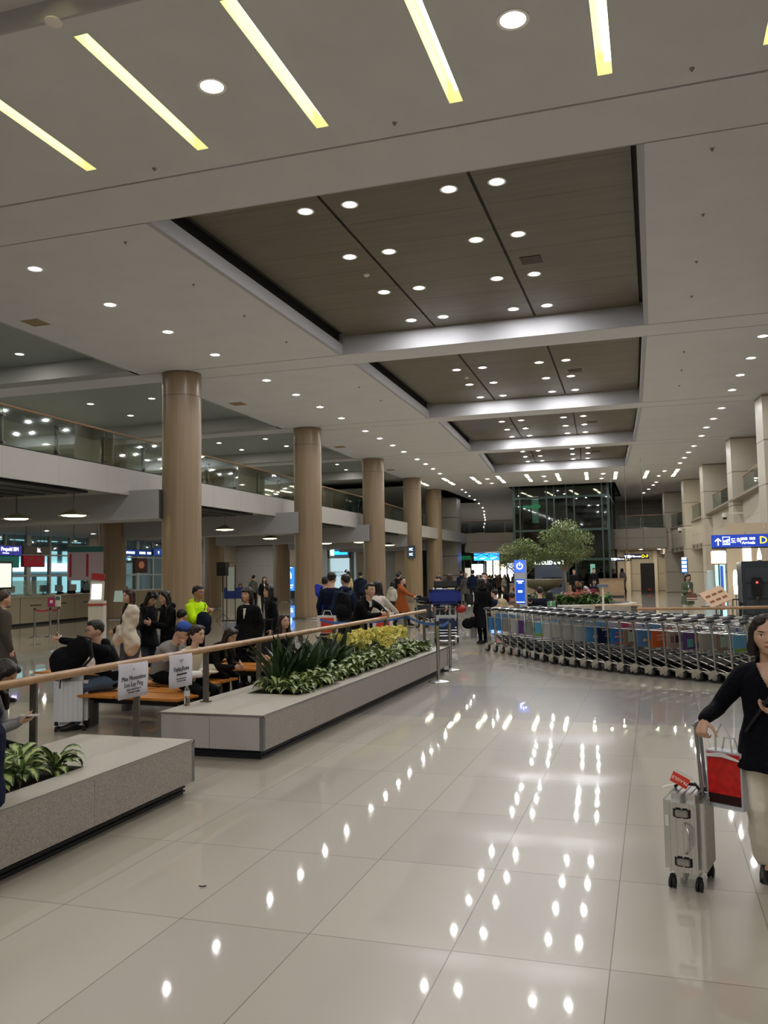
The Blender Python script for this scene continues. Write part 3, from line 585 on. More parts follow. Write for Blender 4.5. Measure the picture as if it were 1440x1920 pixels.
def person(label,loc,rz,h=1.68,pose='stand',fem=True,lean=0,bend=0,hyaw=0,hpitch=0,htilt=0,hands=(None,None),elb=(None,None),feet=None,kn=None,seat=.45,
           top=('sweater','202226'),top_len=.0,bottom=('trousers','1c1d22'),shoes='111111',hair=('short','17120f'),skin='c9a088',inner=None,det=1,group=None,acc=(),fold=.006,
           curl=(.5,.5),palm=(None,None),wide=1,hipw=1,sleeve=1,hdir=(None,None),skirt=None):
    s=h/1.68; PN[0]+=1; sd=PN[0]; vox=(.0065,.010,.015,.024)[det]*1.0
    sit=pose=='sit'
    X,Y,Z=V((1,0,0)),V((0,1,0)),V((0,0,1))
    pz=(seat+.10*s) if sit else (.526*h if pose=='stand' else .517*h)
    P=V((0,0,pz)); sw=(.140 if fem else .165)*s; tr=.365*s
    def sp(t): # spine point, t 0..1 pelvis to neck base
        a=lean+bend*t; return P+V((0,math.sin(a)*tr*t*1.22,math.cos(a)*tr*t*1.22))
    def up(t): a=lean+bend*t*1.6; return V((0,math.sin(a),math.cos(a)))
    nb=sp(1)+up(1)*.03*s; fw=V((0,math.cos(lean+bend),-math.sin(lean+bend)))
    sh=[sp(1)-up(1)*.052*s+X*sw*k for k in (-1,1)]
    hh=.137*h
    nk=nb+V((0,.020*s,.062*s))
    Hm=Matrix.Translation(nk+V((0,.01,-.01)))@Matrix.Rotation(hyaw,4,'Z')@Matrix.Rotation(-hpitch,4,'X')@Matrix.Rotation(htilt,4,'Y')@Matrix.Translation(V((0,.02*s,-.005*s)))
    # arms
    la,lf=.165*h,.150*h; el=[];wr=[]
    for k in (0,1):
        sg=(-1,1)[k]
        t=V(hands[k])*1.0 if hands[k] is not None else sh[k]+V((sg*.07*s,.04*s,-.50*s+ (0)))
        if sit and hands[k] is None: t=V((sg*.10*s,.30*s,pz+.12*s))
        hint=elb[k] or (sg*.5,-1,-.25); e,t=ik(sh[k],t,la,lf,hint); el.append(e); wr.append(t)
    # legs
    hp=[P+X*.088*s*k*hipw for k in (-1,1)]; lt,ls=.245*h,.240*h; knee=[];ank=[]
    for k in (0,1):
        sg=(-1,1)[k]
        if feet: t=V(feet[k])
        elif sit: t=V((sg*.10*s,.42*s,.075*s))
        elif pose=='walk': t=V((sg*.075*s,(.24,-.22)[k]*s,(.075,.10)[k]*s))
        else: t=V((sg*.085*s,.0+.03*sg,.075*s))
        e,t=ik(hp[k],t,lt,ls,(kn[k] if kn else (sg*.1,1,.35 if sit else 0))); knee.append(e); ank.append(t)
    def torso(mb,g=0,t0=-.1,flare=0):
        ww=(.150,.145,.126,.140,.140,.100,.062) if fem else (.152,.150,.142,.155,.160,.118,.068)
        dd=(.105,.112,.095,.112,.108,.085,.06) if fem else (.108,.112,.105,.118,.115,.09,.062)
        tt=(-.12,.08,.32,.62,.84,.96,1.04)
        mb.loft([(sp(t),X*(ww[i]*s*wide+g+flare*(1-t)),V((0,up(t).z,-up(t).y))*(dd[i]*s+g*.9+flare*(1-t))) for i,t in enumerate(tt)],16)
        for k in (0,1): mb.cap(sp(.90)+X*(-.06,.06)[k]*s,sh[k]-up(1)*.004*s,.060*s+g*.8,.050*s+g*.7,10)
    # body
    b=MB(); torso(b)
    b.cap(nb-V((0,0,.02)),nk+V((0,.02*s,.035*s)),.050*s if fem else .060*s,.047*s if fem else .056*s,12); head_rings(b,Hm,hh,fem,36 if det<2 else 24,44 if det<2 else 26)
    for k in (0,1):
        b.cap(sh[k],el[k],.044*s,.036*s); b.cap(el[k],wr[k],.036*s,.023*s)
        d=V(hdir[k]) if hdir[k] is not None else (wr[k]-el[k]); pn=palm[k] or ((1,0,0) if k==0 else (-1,0,0))
        hs=s*.98
        hand(b,wr[k],d,pn,hs,-1 if k==0 else 1,curl[k])
        b.cap(hp[k],knee[k],.078*s,.052*s); b.cap(knee[k],ank[k],.050*s,.034*s); b.cap(ank[k],ank[k]+V((0,.09*s,-.040*s)),.032*s,.018*s)
    root=remesh(b,vox if det else .0042,'person',skin_mat(skin),None,1,hl=(Hm.inverted(),hh))
    root.location=loc; root.rotation_euler=(0,0,rz); tag(root,label,'person',group)
    cv=vox*1.15 if det else .007
    # top
    kind,tc=top; g=.016*s if kind not in('puffer','coat','blazer') else .026*s
    if kind=='puffer': g=.04*s
    b=MB(); torso(b,g,flare=.006)
    tl=top_len*s
    if tl:
        ay=.03*s if (pose=='walk' or bottom[0]=='wide') else 0
        if sit: b.loft([(P+V((0,0,-.02)),X*(.16*s+g),Y*(.12*s+g)),(P+V((0,.06*s,-.06*s)),X*(.17*s+g),Y*(.14*s+g))],14)
        else: b.loft([(sp(.1),X*(.15*s*wide+g),Y*(.11*s+g+ay*.4)),(P-Z*.07*s,X*(.172*s*wide+g),Y*(.135*s+g+ay)),(P-Z*(tl*.6+.08*s),X*(.186*s*wide+g),Y*(.165*s+g+ay+tl*.12)),(P-Z*(tl+.08*s),X*(.19*s*wide+g*1.1),Y*(.172*s+g*1.2+ay+tl*.2))],16)
    gs=g if kind!='vest' else -.5
    if gs>0:
        for k in (0,1):
            e=wr[k]+(el[k]-wr[k]).normalized()*.015*s if sleeve==1 else el[k]+(wr[k]-el[k])*sleeve
            b.cap(sh[k]-up(1)*.004*s,el[k],(.052*s+g*.7),.044*s+g*.55); b.cap(el[k],e,.046*s+g*.5,.031*s+g*.45)
    if kind in('hood','puffer','coat'): b.ell(nb+V((0,-.06*s,.01*s)),(.11*s,.07*s,.055*s))
    if kind in ('turtle',): b.cap(nb-Z*.03,nb+V((0,.015,.035*s)),.066*s,.062*s)
    nm={'sweater':'sweater','coat':'coat','blazer':'jacket','puffer':'puffer_jacket','hood':'hooded_jacket','vest':'vest','turtle':'sweater','shirt':'shirt'}[kind]
    remesh(b,cv,nm,cloth(tc,.8,kind in('sweater','turtle')),root,2,fold*(1 if det<3 else 0),10 if det<2 else 8,sd)
    if any(a[0]=='vneck' for a in acc):
        tp_=root.children[-1]; z0=sp(.74).z; bb_=bmesh.new(); bb_.from_mesh(tp_.data)
        bmesh.ops.delete(bb_,geom=[v for v in bb_.verts if v.co.y>.0 and abs(v.co.x)<.085*s and v.co.z>z0+abs(v.co.x)*2.0],context='VERTS'); bb_.to_mesh(tp_.data); bb_.free()
    if kind=='vest':
        b=MB()
        for k in (0,1): b.cap(sh[k],el[k],.062*s,.060*s); b.cap(el[k],wr[k],.062*s,.05*s)
        remesh(b,cv,'sleeves',cloth('e6e6e6'),root,2,fold,12,sd)
    if inner:
        b=MB(); c=sp(.93)+V((0,.078*s+g*.9,0))*1; nm2=V((0,fw.y,fw.z))
        q=[sp(.98)+fw*(.088*s+g)+X*.032*s, sp(.98)+fw*(.088*s+g)-X*.032*s]; e=sp(.52)+fw*(.125*s+g)
        b.loft([(e,X*.006,fw*.006),(sp(.75)+fw*(.108*s+g),X*.024*s,fw*.010),(sp(.9)+fw*(.09*s+g*.9),X*.04*s,fw*.016),(sp(1.0)+fw*(.052*s+g*.8),X*.046*s,fw*.026),(nb+fw*.025*s+Z*.01,X*.05*s,fw*.035)],10)
        remesh(b,max(.006,vox*.7),'shirt',cloth(inner),root,1)
    # bottom
    bk_,bc=bottom; b=MB(); wf={'trousers':0,'jeans':.004,'wide':.035,'skirt':0}[bk_]
    b.loft([(P+up(0)*.12*s,X*.142*s,V((0,1,0))*.112*s),(P,X*.165*s,Y*.125*s),(P-Z*.07*s+(Y*.05*s if sit else V((0,0,0))),X*.17*s,Y*.13*s)],14)
    if skirt: 
        b.loft([(P-Z*.05*s,X*.175*s,Y*.14*s),(P-Z*skirt*s,X*.20*s,Y*.17*s)],16)
    else:
        for k in (0,1):
            an=ank[k]+(knee[k]-ank[k]).normalized()*(.02 if bk_!='wide' else .035)*s
            b.cap(hp[k]+Y*(.0),knee[k],.092*s+wf*.5,.066*s+wf*.75); b.cap(knee[k],an,.064*s+wf*.75,.047*s+wf)
    remesh(b,cv,'skirt' if skirt else 'trousers',cloth(bc,.85),root,2,fold*.9*(1.6 if bk_=='wide' else 1)*(1 if det<3 else 0),9,sd+5)
    # shoes
    for k in (0,1):
        a=ank[k]; d=V((0,1,0)); b=MB(); sy=max(.0,a.z-.075*s)*1.0
        t=a+V((0,0,-.075*s)); pitch=V((0,1,-.35 if sy>.02 and k==1 and pose=='walk' else 0)).normalized()
        b.loft([(t+pitch*yy*s+Z*(zz*s),X*ww*s,(Z*.62*hz+Y*.0)*s) for yy,ww,hz,zz in ((-.068,.014,.05,.045),(-.058,.034,.08,.052),(0,.040,.095,.056),(.05,.043,.090,.052),(.10,.047,.066,.038),(.155,.042,.052,.030),(.19,.016,.034,.024))],12)
        b.cap(t+Z*.05*s,a+Z*.02*s,.040*s,.036*s)
        remesh(b,max(.006,vox*.8),'shoe',mat(shoes,.4),root,1)
    # hair
    hk,hc=hair; HR=Hm.to_3x3(); hp_=lambda x,y,z:Hm@V((x*hh,y*hh,z*hh)); E=lambda mb,x,y,z,a,b_,c,r=0:mb.ell(hp_(x,y,z),(a*hh,b_*hh,c*hh),HR@Matrix.Rotation(r,3,'X'))
    b=MB(); HM=mat(hc,.45,noise_s=40,noise_a=.3,bump=.5,bs=70,stretch=(1,1,.15))
    if hk in('short','crop'):
        E(b,0,-.075,.70,.385,.42,.37); E(b,0,-.22,.52,.34,.26,.24)
        for sg in (-1,1): E(b,sg*.305,-.02,.62,.07,.14,.14)
        E(b,0,.17,.90,.28,.20,.13,-.3); E(b,0,.27,.80,.22,.10,.07,-.5)
    elif hk in('long','bob','pony','curly','lob'):
        E(b,0,-.07,.68,.40,.42,.37)
        for sg in (-1,1):
            E(b,sg*.17,.17,.86,.20,.20,.14,-.5); E(b,sg*.27,.10,.74,.12,.22,.16,-.3)
            if hk!='pony': b.tube([hp_(sg*.25,.14,.86),hp_(sg*.335,.08,.66),hp_(sg*.37,.03,.42),hp_(sg*.385,.0,.18),hp_(sg*.38,-.02,-.06)],[.10*hh,.12*hh,.12*hh,.13*hh,.12*hh],8)
            else: E(b,sg*.31,-.05,.62,.09,.16,.22)
        if hk=='pony': E(b,0,-.25,.45,.27,.22,.25); E(b,0,-.52,.50,.13,.16,.16); b.cap(hp_(0,-.55,.5),hp_(0,-.5,-.1),.08*hh,.05*hh)
        else:
            bot=-.02 if hk=='bob' else (-.85 if hk=='long' else -.35 if hk=='lob' else -.7)
            pr=[hp_(0,-.2,.6),hp_(0,-.25,.2),hp_(0,-.22,-.02)]
            bw=.36*hh; b.loft([(pr[0],HR@X*bw*1.02,HR@Y*.27*hh),(pr[1],HR@X*bw*1.03,HR@Y*.21*hh),(pr[2],HR@X*bw,HR@Y*.19*hh)],12)
            if hk!='bob':
                q=pr[2]; e=q+V((0,-.045,bot*hh*.6)); e2=q+V((0,-.05,bot*hh)); b.loft([(q,HR@X*bw,HR@Y*.17*hh),(e,HR@X*bw*1.0,Y*.13*hh),(e2,HR@X*bw*.8,Y*.07*hh)],12)
                for sg in ((-1,1) if hk!='lob' else ()): b.tube([hp_(sg*.37,0,.1),hp_(sg*.40,.0,-.15),nb+V((sg*.09*s,.055*s,-.04*s))+fw*.02,nb+V((sg*.095*s,.095*s,(-.18 if hk=='long' else -.15)*s))],[.13*hh,.15*hh,.15*hh,.08*hh],8)
    elif hk=='bangs':
        E(b,0,-.06,.68,.41,.43,.37); E(b,0,.30,.72,.27,.12,.13,.1)
        for sg in (-1,1): b.tube([hp_(sg*.28,.18,.8),hp_(sg*.36,.08,.5),hp_(sg*.38,.0,.2),hp_(sg*.36,0,-.05)],[.1*hh,.11*hh,.1*hh,.07*hh],8)
        b.loft([(hp_(0,-.2,.6),HR@X*.37*hh,HR@Y*.28*hh),(hp_(0,-.2,.0),HR@X*.38*hh,HR@Y*.22*hh),(hp_(0,-.2,-.25),HR@X*.34*hh,HR@Y*.16*hh)],12)
    if hk!='none': remesh(b,max(.0065,vox*.85) if det<3 else .016,'hair',HM,root,1,(.003,.005,.006,0)[det],26,sd)
    for a in acc:
        if a[0]=='beanie':
            b=MB(); E(b,0,-.07,.80,.41,.44,.34,.25); remesh(b,vox,'beanie',cloth(a[1],.9,True),root,1); b=MB(); b.loft([(hp_(0,-.05,.60),HR@X*.40*hh,HR@Matrix.Rotation(.3,3,'X')@Y*.44*hh),(hp_(0,-.04,.72),HR@X*.41*hh,HR@Matrix.Rotation(.3,3,'X')@Y*.45*hh)],24); b.build('beanie_band',mat(a[2],.9),root,True)
        if a[0]=='cap':
            b=MB(); E(b,0,-.05,.78,.40,.43,.28); b.loft([(hp_(0,.30,.78),HR@X*.26*hh,HR@Z*.02*hh),(hp_(0,.62,.72),HR@X*.20*hh,HR@Z*.012*hh)],14); remesh(b,vox,'cap',cloth(a[1]),root,1)
        if a[0]=='glasses':
            b=MB()
            for sg in (-1,1):
                pts=[hp_(sg*.155+.09*math.cos(t),.43,.49+.06*math.sin(t)) for t in [2*PI*i/14 for i in range(15)]]; b.tube(pts,.0022,5); b.tube([hp_(sg*.24,.42,.51),hp_(sg*.36,-.02,.52)],.002,5)
            b.tube([hp_(-.06,.45,.51),hp_(.06,.45,.51)],.002,5); b.build('eyeglasses',mat(a[1],.4),root)
        if a[0]=='mask':
            b=MB(); E(b,0,.28,.26,.24,.2,.2); remesh(b,vox,'face_mask',cloth(a[1]),root,1)
        if a[0]=='strap':
            b=MB(); pts=[sh[0]*.4+nb*.6+fw*(-.03)+Z*.03,sp(.95)+X*(-.10*s)+fw*(.085*s+g),sp(.6)+fw*(.135*s+g),sp(.2)+X*.12*s+fw*(.10*s+g),P+X*.17*s]; b.tube(pts,.010,6); b.build('strap',BLACK,root,True)
        if a[0]=='scarf':
            b=MB(); b.loft([(nb-Z*.03,X*.10*s,Y*.09*s),(nb+Z*.03,X*.085*s,Y*.08*s)],14); remesh(b,vox,'scarf',cloth(a[1]),root,1,.006,20,sd)
    root['_wr']=0; del root['_wr']
    return root,dict(wr=[root_pt(loc,rz,q) for q in wr],sp=lambda t:root_pt(loc,rz,sp(t)))
def root_pt(loc,rz,q):
    c,s=math.cos(rz),math.sin(rz); return V((loc[0]+q[0]*c-q[1]*s,loc[1]+q[0]*s+q[1]*c,loc[2]+q[2] if len(loc)>2 else q[2]))
# facing: rz 0 looks down the hall (+Y); PI looks at the viewpoint
def face(px,dep,deg):  # deg: 0 towards the camera, + turned to the picture's left
    p=G(px,dep); a=math.atan2(p.y,p.x); return a+PI/2+math.radians(deg)
# ================================================================== PLANTERS
METAL=mat('8c8e90',.35,.8); RIB=mat('26292e',.4,.5); SOIL=mat('241a12',.95,noise_s=40,noise_a=.4,bump=.8,bs=50)
def planter(label,x0,x1,y0,y1,s0,s1,sx0,sx1):
    t=thing('planter',label,'planter',((x0+x1)/2,(y0+y1)/2,0)); o=V(((x0+x1)/2,(y0+y1)/2,0)); q=lambda *a:V(a)-o
    b=MB()
    for k in range(6): b.span(q(x0+.07-.012*(k%2),y0+.07-.012*(k%2),k*.017),q(x1-.07+.012*(k%2),y1-.07+.012*(k%2),k*.017+.016))
    b.build('plinth',RIB,t)
    b=MB(); n=max(1,round((y1-y0)/1.25))
    for k in range(n):
        ya=y0+.045+(y1-y0-.09)*k/n+.002; yb=y0+.045+(y1-y0-.09)*(k+1)/n-.002
        for xa,xb in ((x0,x0+.04),(x1-.04,x1)): b.span(q(xa,ya,.10),q(xb,yb,.425))
    for ya,yb in ((y0,y0+.04),(y1-.04,y1)):
        m=(x0+x1)/2; b.span(q(x0+.045,ya,.10),q(m-.002,yb,.425)); b.span(q(m+.002,ya,.10),q(x1-.045,yb,.425))
    b.build('side_cladding',PGRAN,t)
    b=MB(); b.span(q(x0+.045,y0+.045,.10),q(x1-.045,y1-.045,.39)); b.build('core',DARK,t)
    for x in (x0,x1-.045):
        for y in (y0,y1-.045): b=MB(); b.span(q(x,y,.098),q(x+.045,y+.045,.43)); b.build('corner_trim',METAL,t)
    b=MB()
    for a,c in (((x0+.01,y0+.01),(sx0,y1-.01)),((sx1,y0+.01),(x1-.01,y1-.01)),((sx0,y0+.01),(sx1,s0)),((sx0,s1),(sx1,y1-.01))): b.span(q(a[0],a[1],.40),q(c[0],c[1],.45))
    b.build('top_slab',PTOP,t)
    b=MB()
    for a,c in (((x0,y0),(x1,y0+.012)),((x0,y1-.012),(x1,y1)),((x0,y0),(x0+.012,y1)),((x1-.012,y0),(x1,y1))): b.span(q(a[0],a[1],.425),q(c[0],c[1],.447))
    b.build('edge_strip',STEEL,t)
    b=MB(); b.span(q(sx0,s0,.39),q(sx1,s1,.425)); b.build('soil',SOIL,t)
planter('granite planter bench in front of the rail holding orchids and dark blades',-5.02,-3.80,7.9,15.95,9.35,15.35,-4.72,-4.05)
planter('granite planter bench at the bottom left corner, nearest the viewer',-5.02,-3.85,1.2,6.64,1.6,5.5,-4.78,-4.12)
def leafmat(c1,c2,name,r=.4):
    M,N,L,b=nodes(name); uv=N.new('ShaderNodeAttribute'); uv.attribute_name='lf'; sp=N.new('ShaderNodeSeparateXYZ'); L.new(uv.outputs['Vector'],sp.inputs[0])
    ns=N.new('ShaderNodeTexNoise'); ns.inputs['Scale'].default_value=26; tc=N.new('ShaderNodeTexCoord'); L.new(tc.outputs['Object'],ns.inputs['Vector'])
    f=math_(N,L,'ADD',math_(N,L,'ABSOLUTE',sp.outputs[0]),math_(N,L,'MULTIPLY',math_(N,L,'SUBTRACT',ns.outputs[0],.5),1.5))
    rp=N.new('ShaderNodeValToRGB'); L.new(f,rp.inputs[0]); rp.color_ramp.elements[0].position=.30; rp.color_ramp.elements[1].position=.62
    rp.color_ramp.elements[0].color=lin(c1); rp.color_ramp.elements[1].color=lin(c2); L.new(rp.outputs[0],b.inputs['Base Color']); b.inputs['Roughness'].default_value=r; return M
VARIE=leafmat('a9b673','35502a','variegated_leaf'); DBLADE=leafmat('24401f','1b3218','dark_leaf',.35); GLEAF=leafmat('5f8a3c','2f5424','green_leaf')
class Leafy:
    def __init__(s): s.v=[];s.f=[];s.a=[]
    def leaf(s,p,az,el,L,W,droop=.9,n=6,tw=0):
        h=V((math.cos(az),math.sin(az),0)); sd=V((-math.sin(az),math.cos(az),0)); q=V(p); e=el; b0=len(s.v)
        for i in range(n+1):
            t=i/n; w=W*math.sin(PI*min(1,t*.96+.03))**.8*(1 if t<.6 else (1-(t-.6)*.35)); up=V((-math.sin(e)*h.x,-math.sin(e)*h.y,math.cos(e)))
            a=sd*math.cos(tw)+up*math.sin(tw)
            for k in (-1,0,1): s.v.append(q+a*w*k*.5+up*(abs(k)*w*.16)); s.a.append((k*.9,t,0))
            q=q+(h*math.cos(e)+V((0,0,math.sin(e))))*L/n; e-=droop/n*(1+t)
        for i in range(n):
            for k in (0,1):
                a=b0+i*3+k; s.f.append((a,a+1,a+4,a+3))
    def build(s,name,M,parent=None):
        me=bpy.data.meshes.new(name); me.from_pydata([tuple(v) for v in s.v],[],s.f); me.materials.append(M); A=me.attributes.new('lf','FLOAT_VECTOR','POINT')
        A.data.foreach_set('vector',[x for t in s.a for x in t]); me.polygons.foreach_set('use_smooth',[True]*len(me.polygons))
        o=bpy.data.objects.new(name,me); COL.objects.link(o)
        if parent: o.parent=parent
        return o
protos=[]
for k in range(5):
    r=random.Random(k+3); lf=Leafy()
    for i in range(26):
        a=r.uniform(0,2*PI); e=r.uniform(.35,1.25); h=r.uniform(.03,.15)
        lf.leaf((math.cos(a)*.03,math.sin(a)*.03,h*.8),a,e,r.uniform(.15,.23),r.uniform(.055,.08),r.uniform(.9,1.7),6,r.uniform(-.4,.4))
    o=lf.build('variegated_plant',VARIE); s_=MB()
    for i in range(6): a=r.uniform(0,6.28); s_.cap((0,0,0),(math.cos(a)*.03,math.sin(a)*.03,.16),.007,.005,6)
    s_.build('stem',mat('4f6a35',.6),o,True); protos.append(o)
pi_=0
def put_plant(x,y,z,sc,label,group):
    global pi_; o=protos[pi_%5]
    if pi_>=5: o=dup(o)
    pi_+=1; o.location=(x,y,z); o.rotation_euler=(0,0,rnd.uniform(0,6.28)); o.scale=(sc,)*3; tag(o,label,'plant',group)
LV2='low leafy plant with cream-striped green leaves in the front edge of the long planter'
for row,x in enumerate((-4.12,-4.36,-4.62)):
    y=9.45+.1*row
    while y<15.3:
        put_plant(x+rnd.uniform(-.04,.04),y,.42,rnd.uniform(.9,1.15)*(1 if row<2 else .85),'cream-striped leafy plant, %s from the near end of the %s row in the long planter'%(ordn(int((y-9.4)/.16)),('front','middle','back')[row]),'striped leafy plants in the long planter'); y+=rnd.uniform(.17,.22)*(1,1.15,1.4)[row]
for i,(x,y) in enumerate([(-4.25,5.33),(-4.55,5.30),(-4.32,5.05),(-4.62,5.0),(-4.30,4.75),(-4.6,4.6),(-4.35,4.4),(-4.3,4.05),(-4.6,4.2),(-4.4,3.7),(-4.3,3.3)]):
    put_plant(x,y,.42,rnd.uniform(.95,1.12),'cream-striped leafy plant in the bottom left planter, %s from its bare end'%ordn(i),'striped leafy plants in the near planter')
# tall dark blade clumps
bl=None
for i,(x,y) in enumerate([(-4.5,9.75),(-4.55,10.05),(-4.45,10.35),(-4.6,10.55),(-4.4,10.85),(-4.55,11.15),(-4.5,11.45),(-4.6,11.7),(-4.45,10.6),(-4.62,10.2),(-4.5,11.95)]):
    r=random.Random(50+i); lf=Leafy()
    for k in range(11):
        a=r.uniform(0,6.28); lf.leaf((math.cos(a)*.03,math.sin(a)*.03,0),a,r.uniform(1.0,1.5),r.uniform(.42,.76),r.uniform(.07,.11),r.uniform(.1,.7),7,r.uniform(-.6,.6))
    o=lf.build('blade_plant',DBLADE); o.location=(x,y,.42); tag(o,'dark upright blade-leaved plant behind the striped leaves, %s planted from the near end'%ordn(i),'plant','dark blade plants in the long planter')
# yellow orchids: each spray a stem with many blossoms
YP=mat('e8df80',.5,noise_s=9,noise_a=.12); YC=mat('9a5a1e',.5)
def orchid(seed):
    r=random.Random(seed); t=thing('orchid','yellow orchid spray rising above the striped leaves of the long planter','flower',(0,0,0),0,'yellow orchid sprays')
    b=MB(); f=MB(); c=MB(); a=r.uniform(0,6.28); H=r.uniform(.36,.50); pts=[V((0,0,0)),V((0,0,H*.6)),V((math.cos(a)*.05,math.sin(a)*.05,H*.9)),V((math.cos(a)*.14,math.sin(a)*.14,H)),V((math.cos(a)*.24,math.sin(a)*.24,H*.95))]
    b.tube(pts,.005,5); b.build('stem',mat('4c6a33',.6),t,True)
    for i in range(15):
        u=r.uniform(0,1); p=pts[2].lerp(pts[4],u)+V((r.uniform(-.06,.06),r.uniform(-.06,.06),r.uniform(-.07,.06)))
        n=V((r.uniform(-1,1)+.3,r.uniform(-1,1)-.8,r.uniform(-.1,1))).normalized(); x=n.cross(V((0,0,1))).normalized(); y=n.cross(x)
        for k in range(5):
            w_=2*PI*k/5+r.uniform(-.1,.1); d=x*math.cos(w_)+y*math.sin(w_); e=n.cross(d); R=.046
            f.quad(p+d*.004+e*.006,p+d*R*.6+e*R*.42+n*.005,p+d*R+n*.0,p+d*R*.6-e*R*.42+n*.005)
        c.ell(p+n*.006,(.007,.007,.007),None,6,4)
    f.build('blossoms',YP,t); c.build('blossom_centres',YC,t); return t
op=[orchid(i) for i in range(6)]
for i in range(46):
    o=op[i] if i<6 else dup(op[i%6]); o['label']='yellow orchid spray in the long planter, %s from the near end of the clump'%ordn(i); o.location=(-4.46+rnd.uniform(-.2,.22),12.4+2.1*(i/46)+rnd.uniform(-.1,.1),.42); o.rotation_euler=(0,0,rnd.uniform(0,6.28)); o.scale=(1.02,)*3
    lf=None
# ================================================================== RAIL
RW_=wood('b08c68',(1.5,1.5,.2),.35,.16,4)
rt=thing('hand_rail','long wooden hand rail on flat steel posts along the planters','railing',(-4.86,1,0))
b=MB(); b.tube([(0,0,1.035),(0,5,1.035),(0,10,1.03),(0,14,1.025),(-.02,17.4,1.02)],.036,12); b.build('handrail',RW_,rt,True)
for y in (1.8,3.15,4.5,5.83,7.28,8.63,9.98,11.33,12.68,14.03,15.38,16.74,18.2):
    z=.45 if (7.9<y<15.95 or 1.2<y<6.64) else 0
    b=MB(); b.span((-.032,y-1-.012,z+.012),(.032,y-1+.012,1.01)); b.build('post',mat('77756f',.35,.7),rt)
    b=MB(); b.box((0,y-1,z+.006),(.11,.07,.012)); b.build('base_plate',mat('77756f',.35,.7),rt)
    if z==0: pass
def paper(y0,y1,label,lines,z0=.725):
    M=mat('dcdcec',.7); L=y1-y0; cx=-4.86; t=thing('name_sheet',label,'sign',(cx,(y0+y1)/2,1.03))
    b=MB(); pts=[(-.03,-.05),(-.034,-.01),(-.025,.028),(0,.040),(.026,.03),(.040,.0),(.046,-.06),(.042,-.15),(.036,-.22),(.040,z0-1.03)]
    a=[];c=[]
    for k,(x,z) in enumerate(pts): a.append(b.b.verts.new((x,-L/2,z))); c.append(b.b.verts.new((x+.002*math.sin(k),L/2,z-.004)))
    for i in range(len(pts)-1): b._f([a[i],c[i],c[i+1],a[i+1]])
    o=b.build('sheet',M,t,'all'); sm=o.modifiers.new('s','SOLIDIFY'); sm.thickness=.0012
    for s,sz,z,bold in lines:
        if s=='#': q=MB(); q.box((.052,-.0,z-1.03),(.002,bold,.016)); q.build('printed_bar',mat('16161c',.6),t)
        else: text(s,sz,mat('2a2a34' if bold else '85858f',.6),(.0485 if z>.85 else .047,0,z-1.03),(PI/2,0,PI/2),t,'printed_text',.0008 if not bold else .0012)
paper(6.92,7.41,'white sheet with two guest names hung over the wooden rail, left sheet',[('\u265c',.022,.975,0),('Max Monestime',.062,.895,1),('Lee Lay Ping',.062,.835,1),('please come to Gate  8',.024,.79,1),('Your driver is waiting',.022,.762,1)],.71)
paper(7.80,8.26,'white sheet with one guest name in bold hung over the wooden rail, right sheet',[('LOTTE',.026,.975,0),('HOTEL',.012,.955,0),('Fujita,Rena',.070,.885,1),('#',0,.83,.2),('Please come to the desk',.020,.785,1),('Your driver is waiting',.020,.76,1)],.695)
# right hand rail beyond the trolleys
rr=thing('hand_rail','thin wooden hand rail behind the luggage trolleys on the right','railing',(-.42,21,0)); b=MB(); b.tube([(0,0,.93),(1.5,.05,.94),(4.2,.3,.98)],.035,10); b.build('handrail',RW_,rr,True)
for x in (.42,1.75,3.1): b=MB(); b.span((x-.015,.05,0),(x+.015,.08,.91)); b.build('post',mat('77756f',.35,.7),rr)
# ================================================================== STANCHIONS
def belt_post(x,y,label,h=1.0,r=.032,M=STEEL,group='belt posts by the planter end',cap='26282c'):
    t=thing('belt_post',label,'stanchion',(x,y,0),0,group); b=MB(); b.lathe([(.18,0),(.18,.012),(.165,.022),(.05,.032),(.034,.045)],(0,0,0),28); b.build('base',M,t,True)
    b=MB(); b.cyl((0,0,.04),(0,0,h-.07),r,n=18); b.build('pole',M,t,True); b=MB(); b.cyl((0,0,h-.07),(0,0,h),r*1.15,n=18); b.build('head',mat(cap,.4),t,True); return t
belt_post(-3.57,14.25,'nearest steel belt post at the planter end',1.03); belt_post(-3.77,16.0,'second steel belt post just beyond the planter end',.97)
belt_post(*G(597,17.5)[:2],'steel belt post in front of the man with a backpack',.99); belt_post(*G(650,16.2)[:2],'steel belt post left of the man leaning on the rail',.99)
def belt(a,bb,label,c='3a6fb5',sag=.04,w_=.05):
    a,bb=V(a),V(bb); t=MB(); n=10; d=(bb-a); nn=V((-d.y,d.x,0)).normalized()*.001; P=[a+d*(i/n)-V((0,0,sag*math.sin(PI*i/n))) for i in range(n+1)]
    for i in range(n): t.prism([P[i].to_2d()+nn.to_2d(),P[i+1].to_2d()+nn.to_2d(),P[i+1].to_2d()-nn.to_2d(),P[i].to_2d()-nn.to_2d()],0,w_) if False else None
    vs=[]
    for p in P: vs.append([t.b.verts.new(p+nn+V((0,0,z))) for z in (-w_/2,w_/2)]+[t.b.verts.new(p-nn+V((0,0,z))) for z in (w_/2,-w_/2)])
    for x,y in zip(vs,vs[1:]):
        for k in range(4): t._f([x[k],x[(k+1)%4],y[(k+1)%4],y[k]])
    o=t.build('belt',mat(c,.7)); tag(o,label,'belt'); return o
belt((-4.82,16.74,.98),(-3.6,14.28,.97),'blue belt from the end rail post to the nearest belt post')
belt((-3.58,14.28,.97),(-3.77,15.97,.93),'blue belt between the two belt posts beyond the planter')
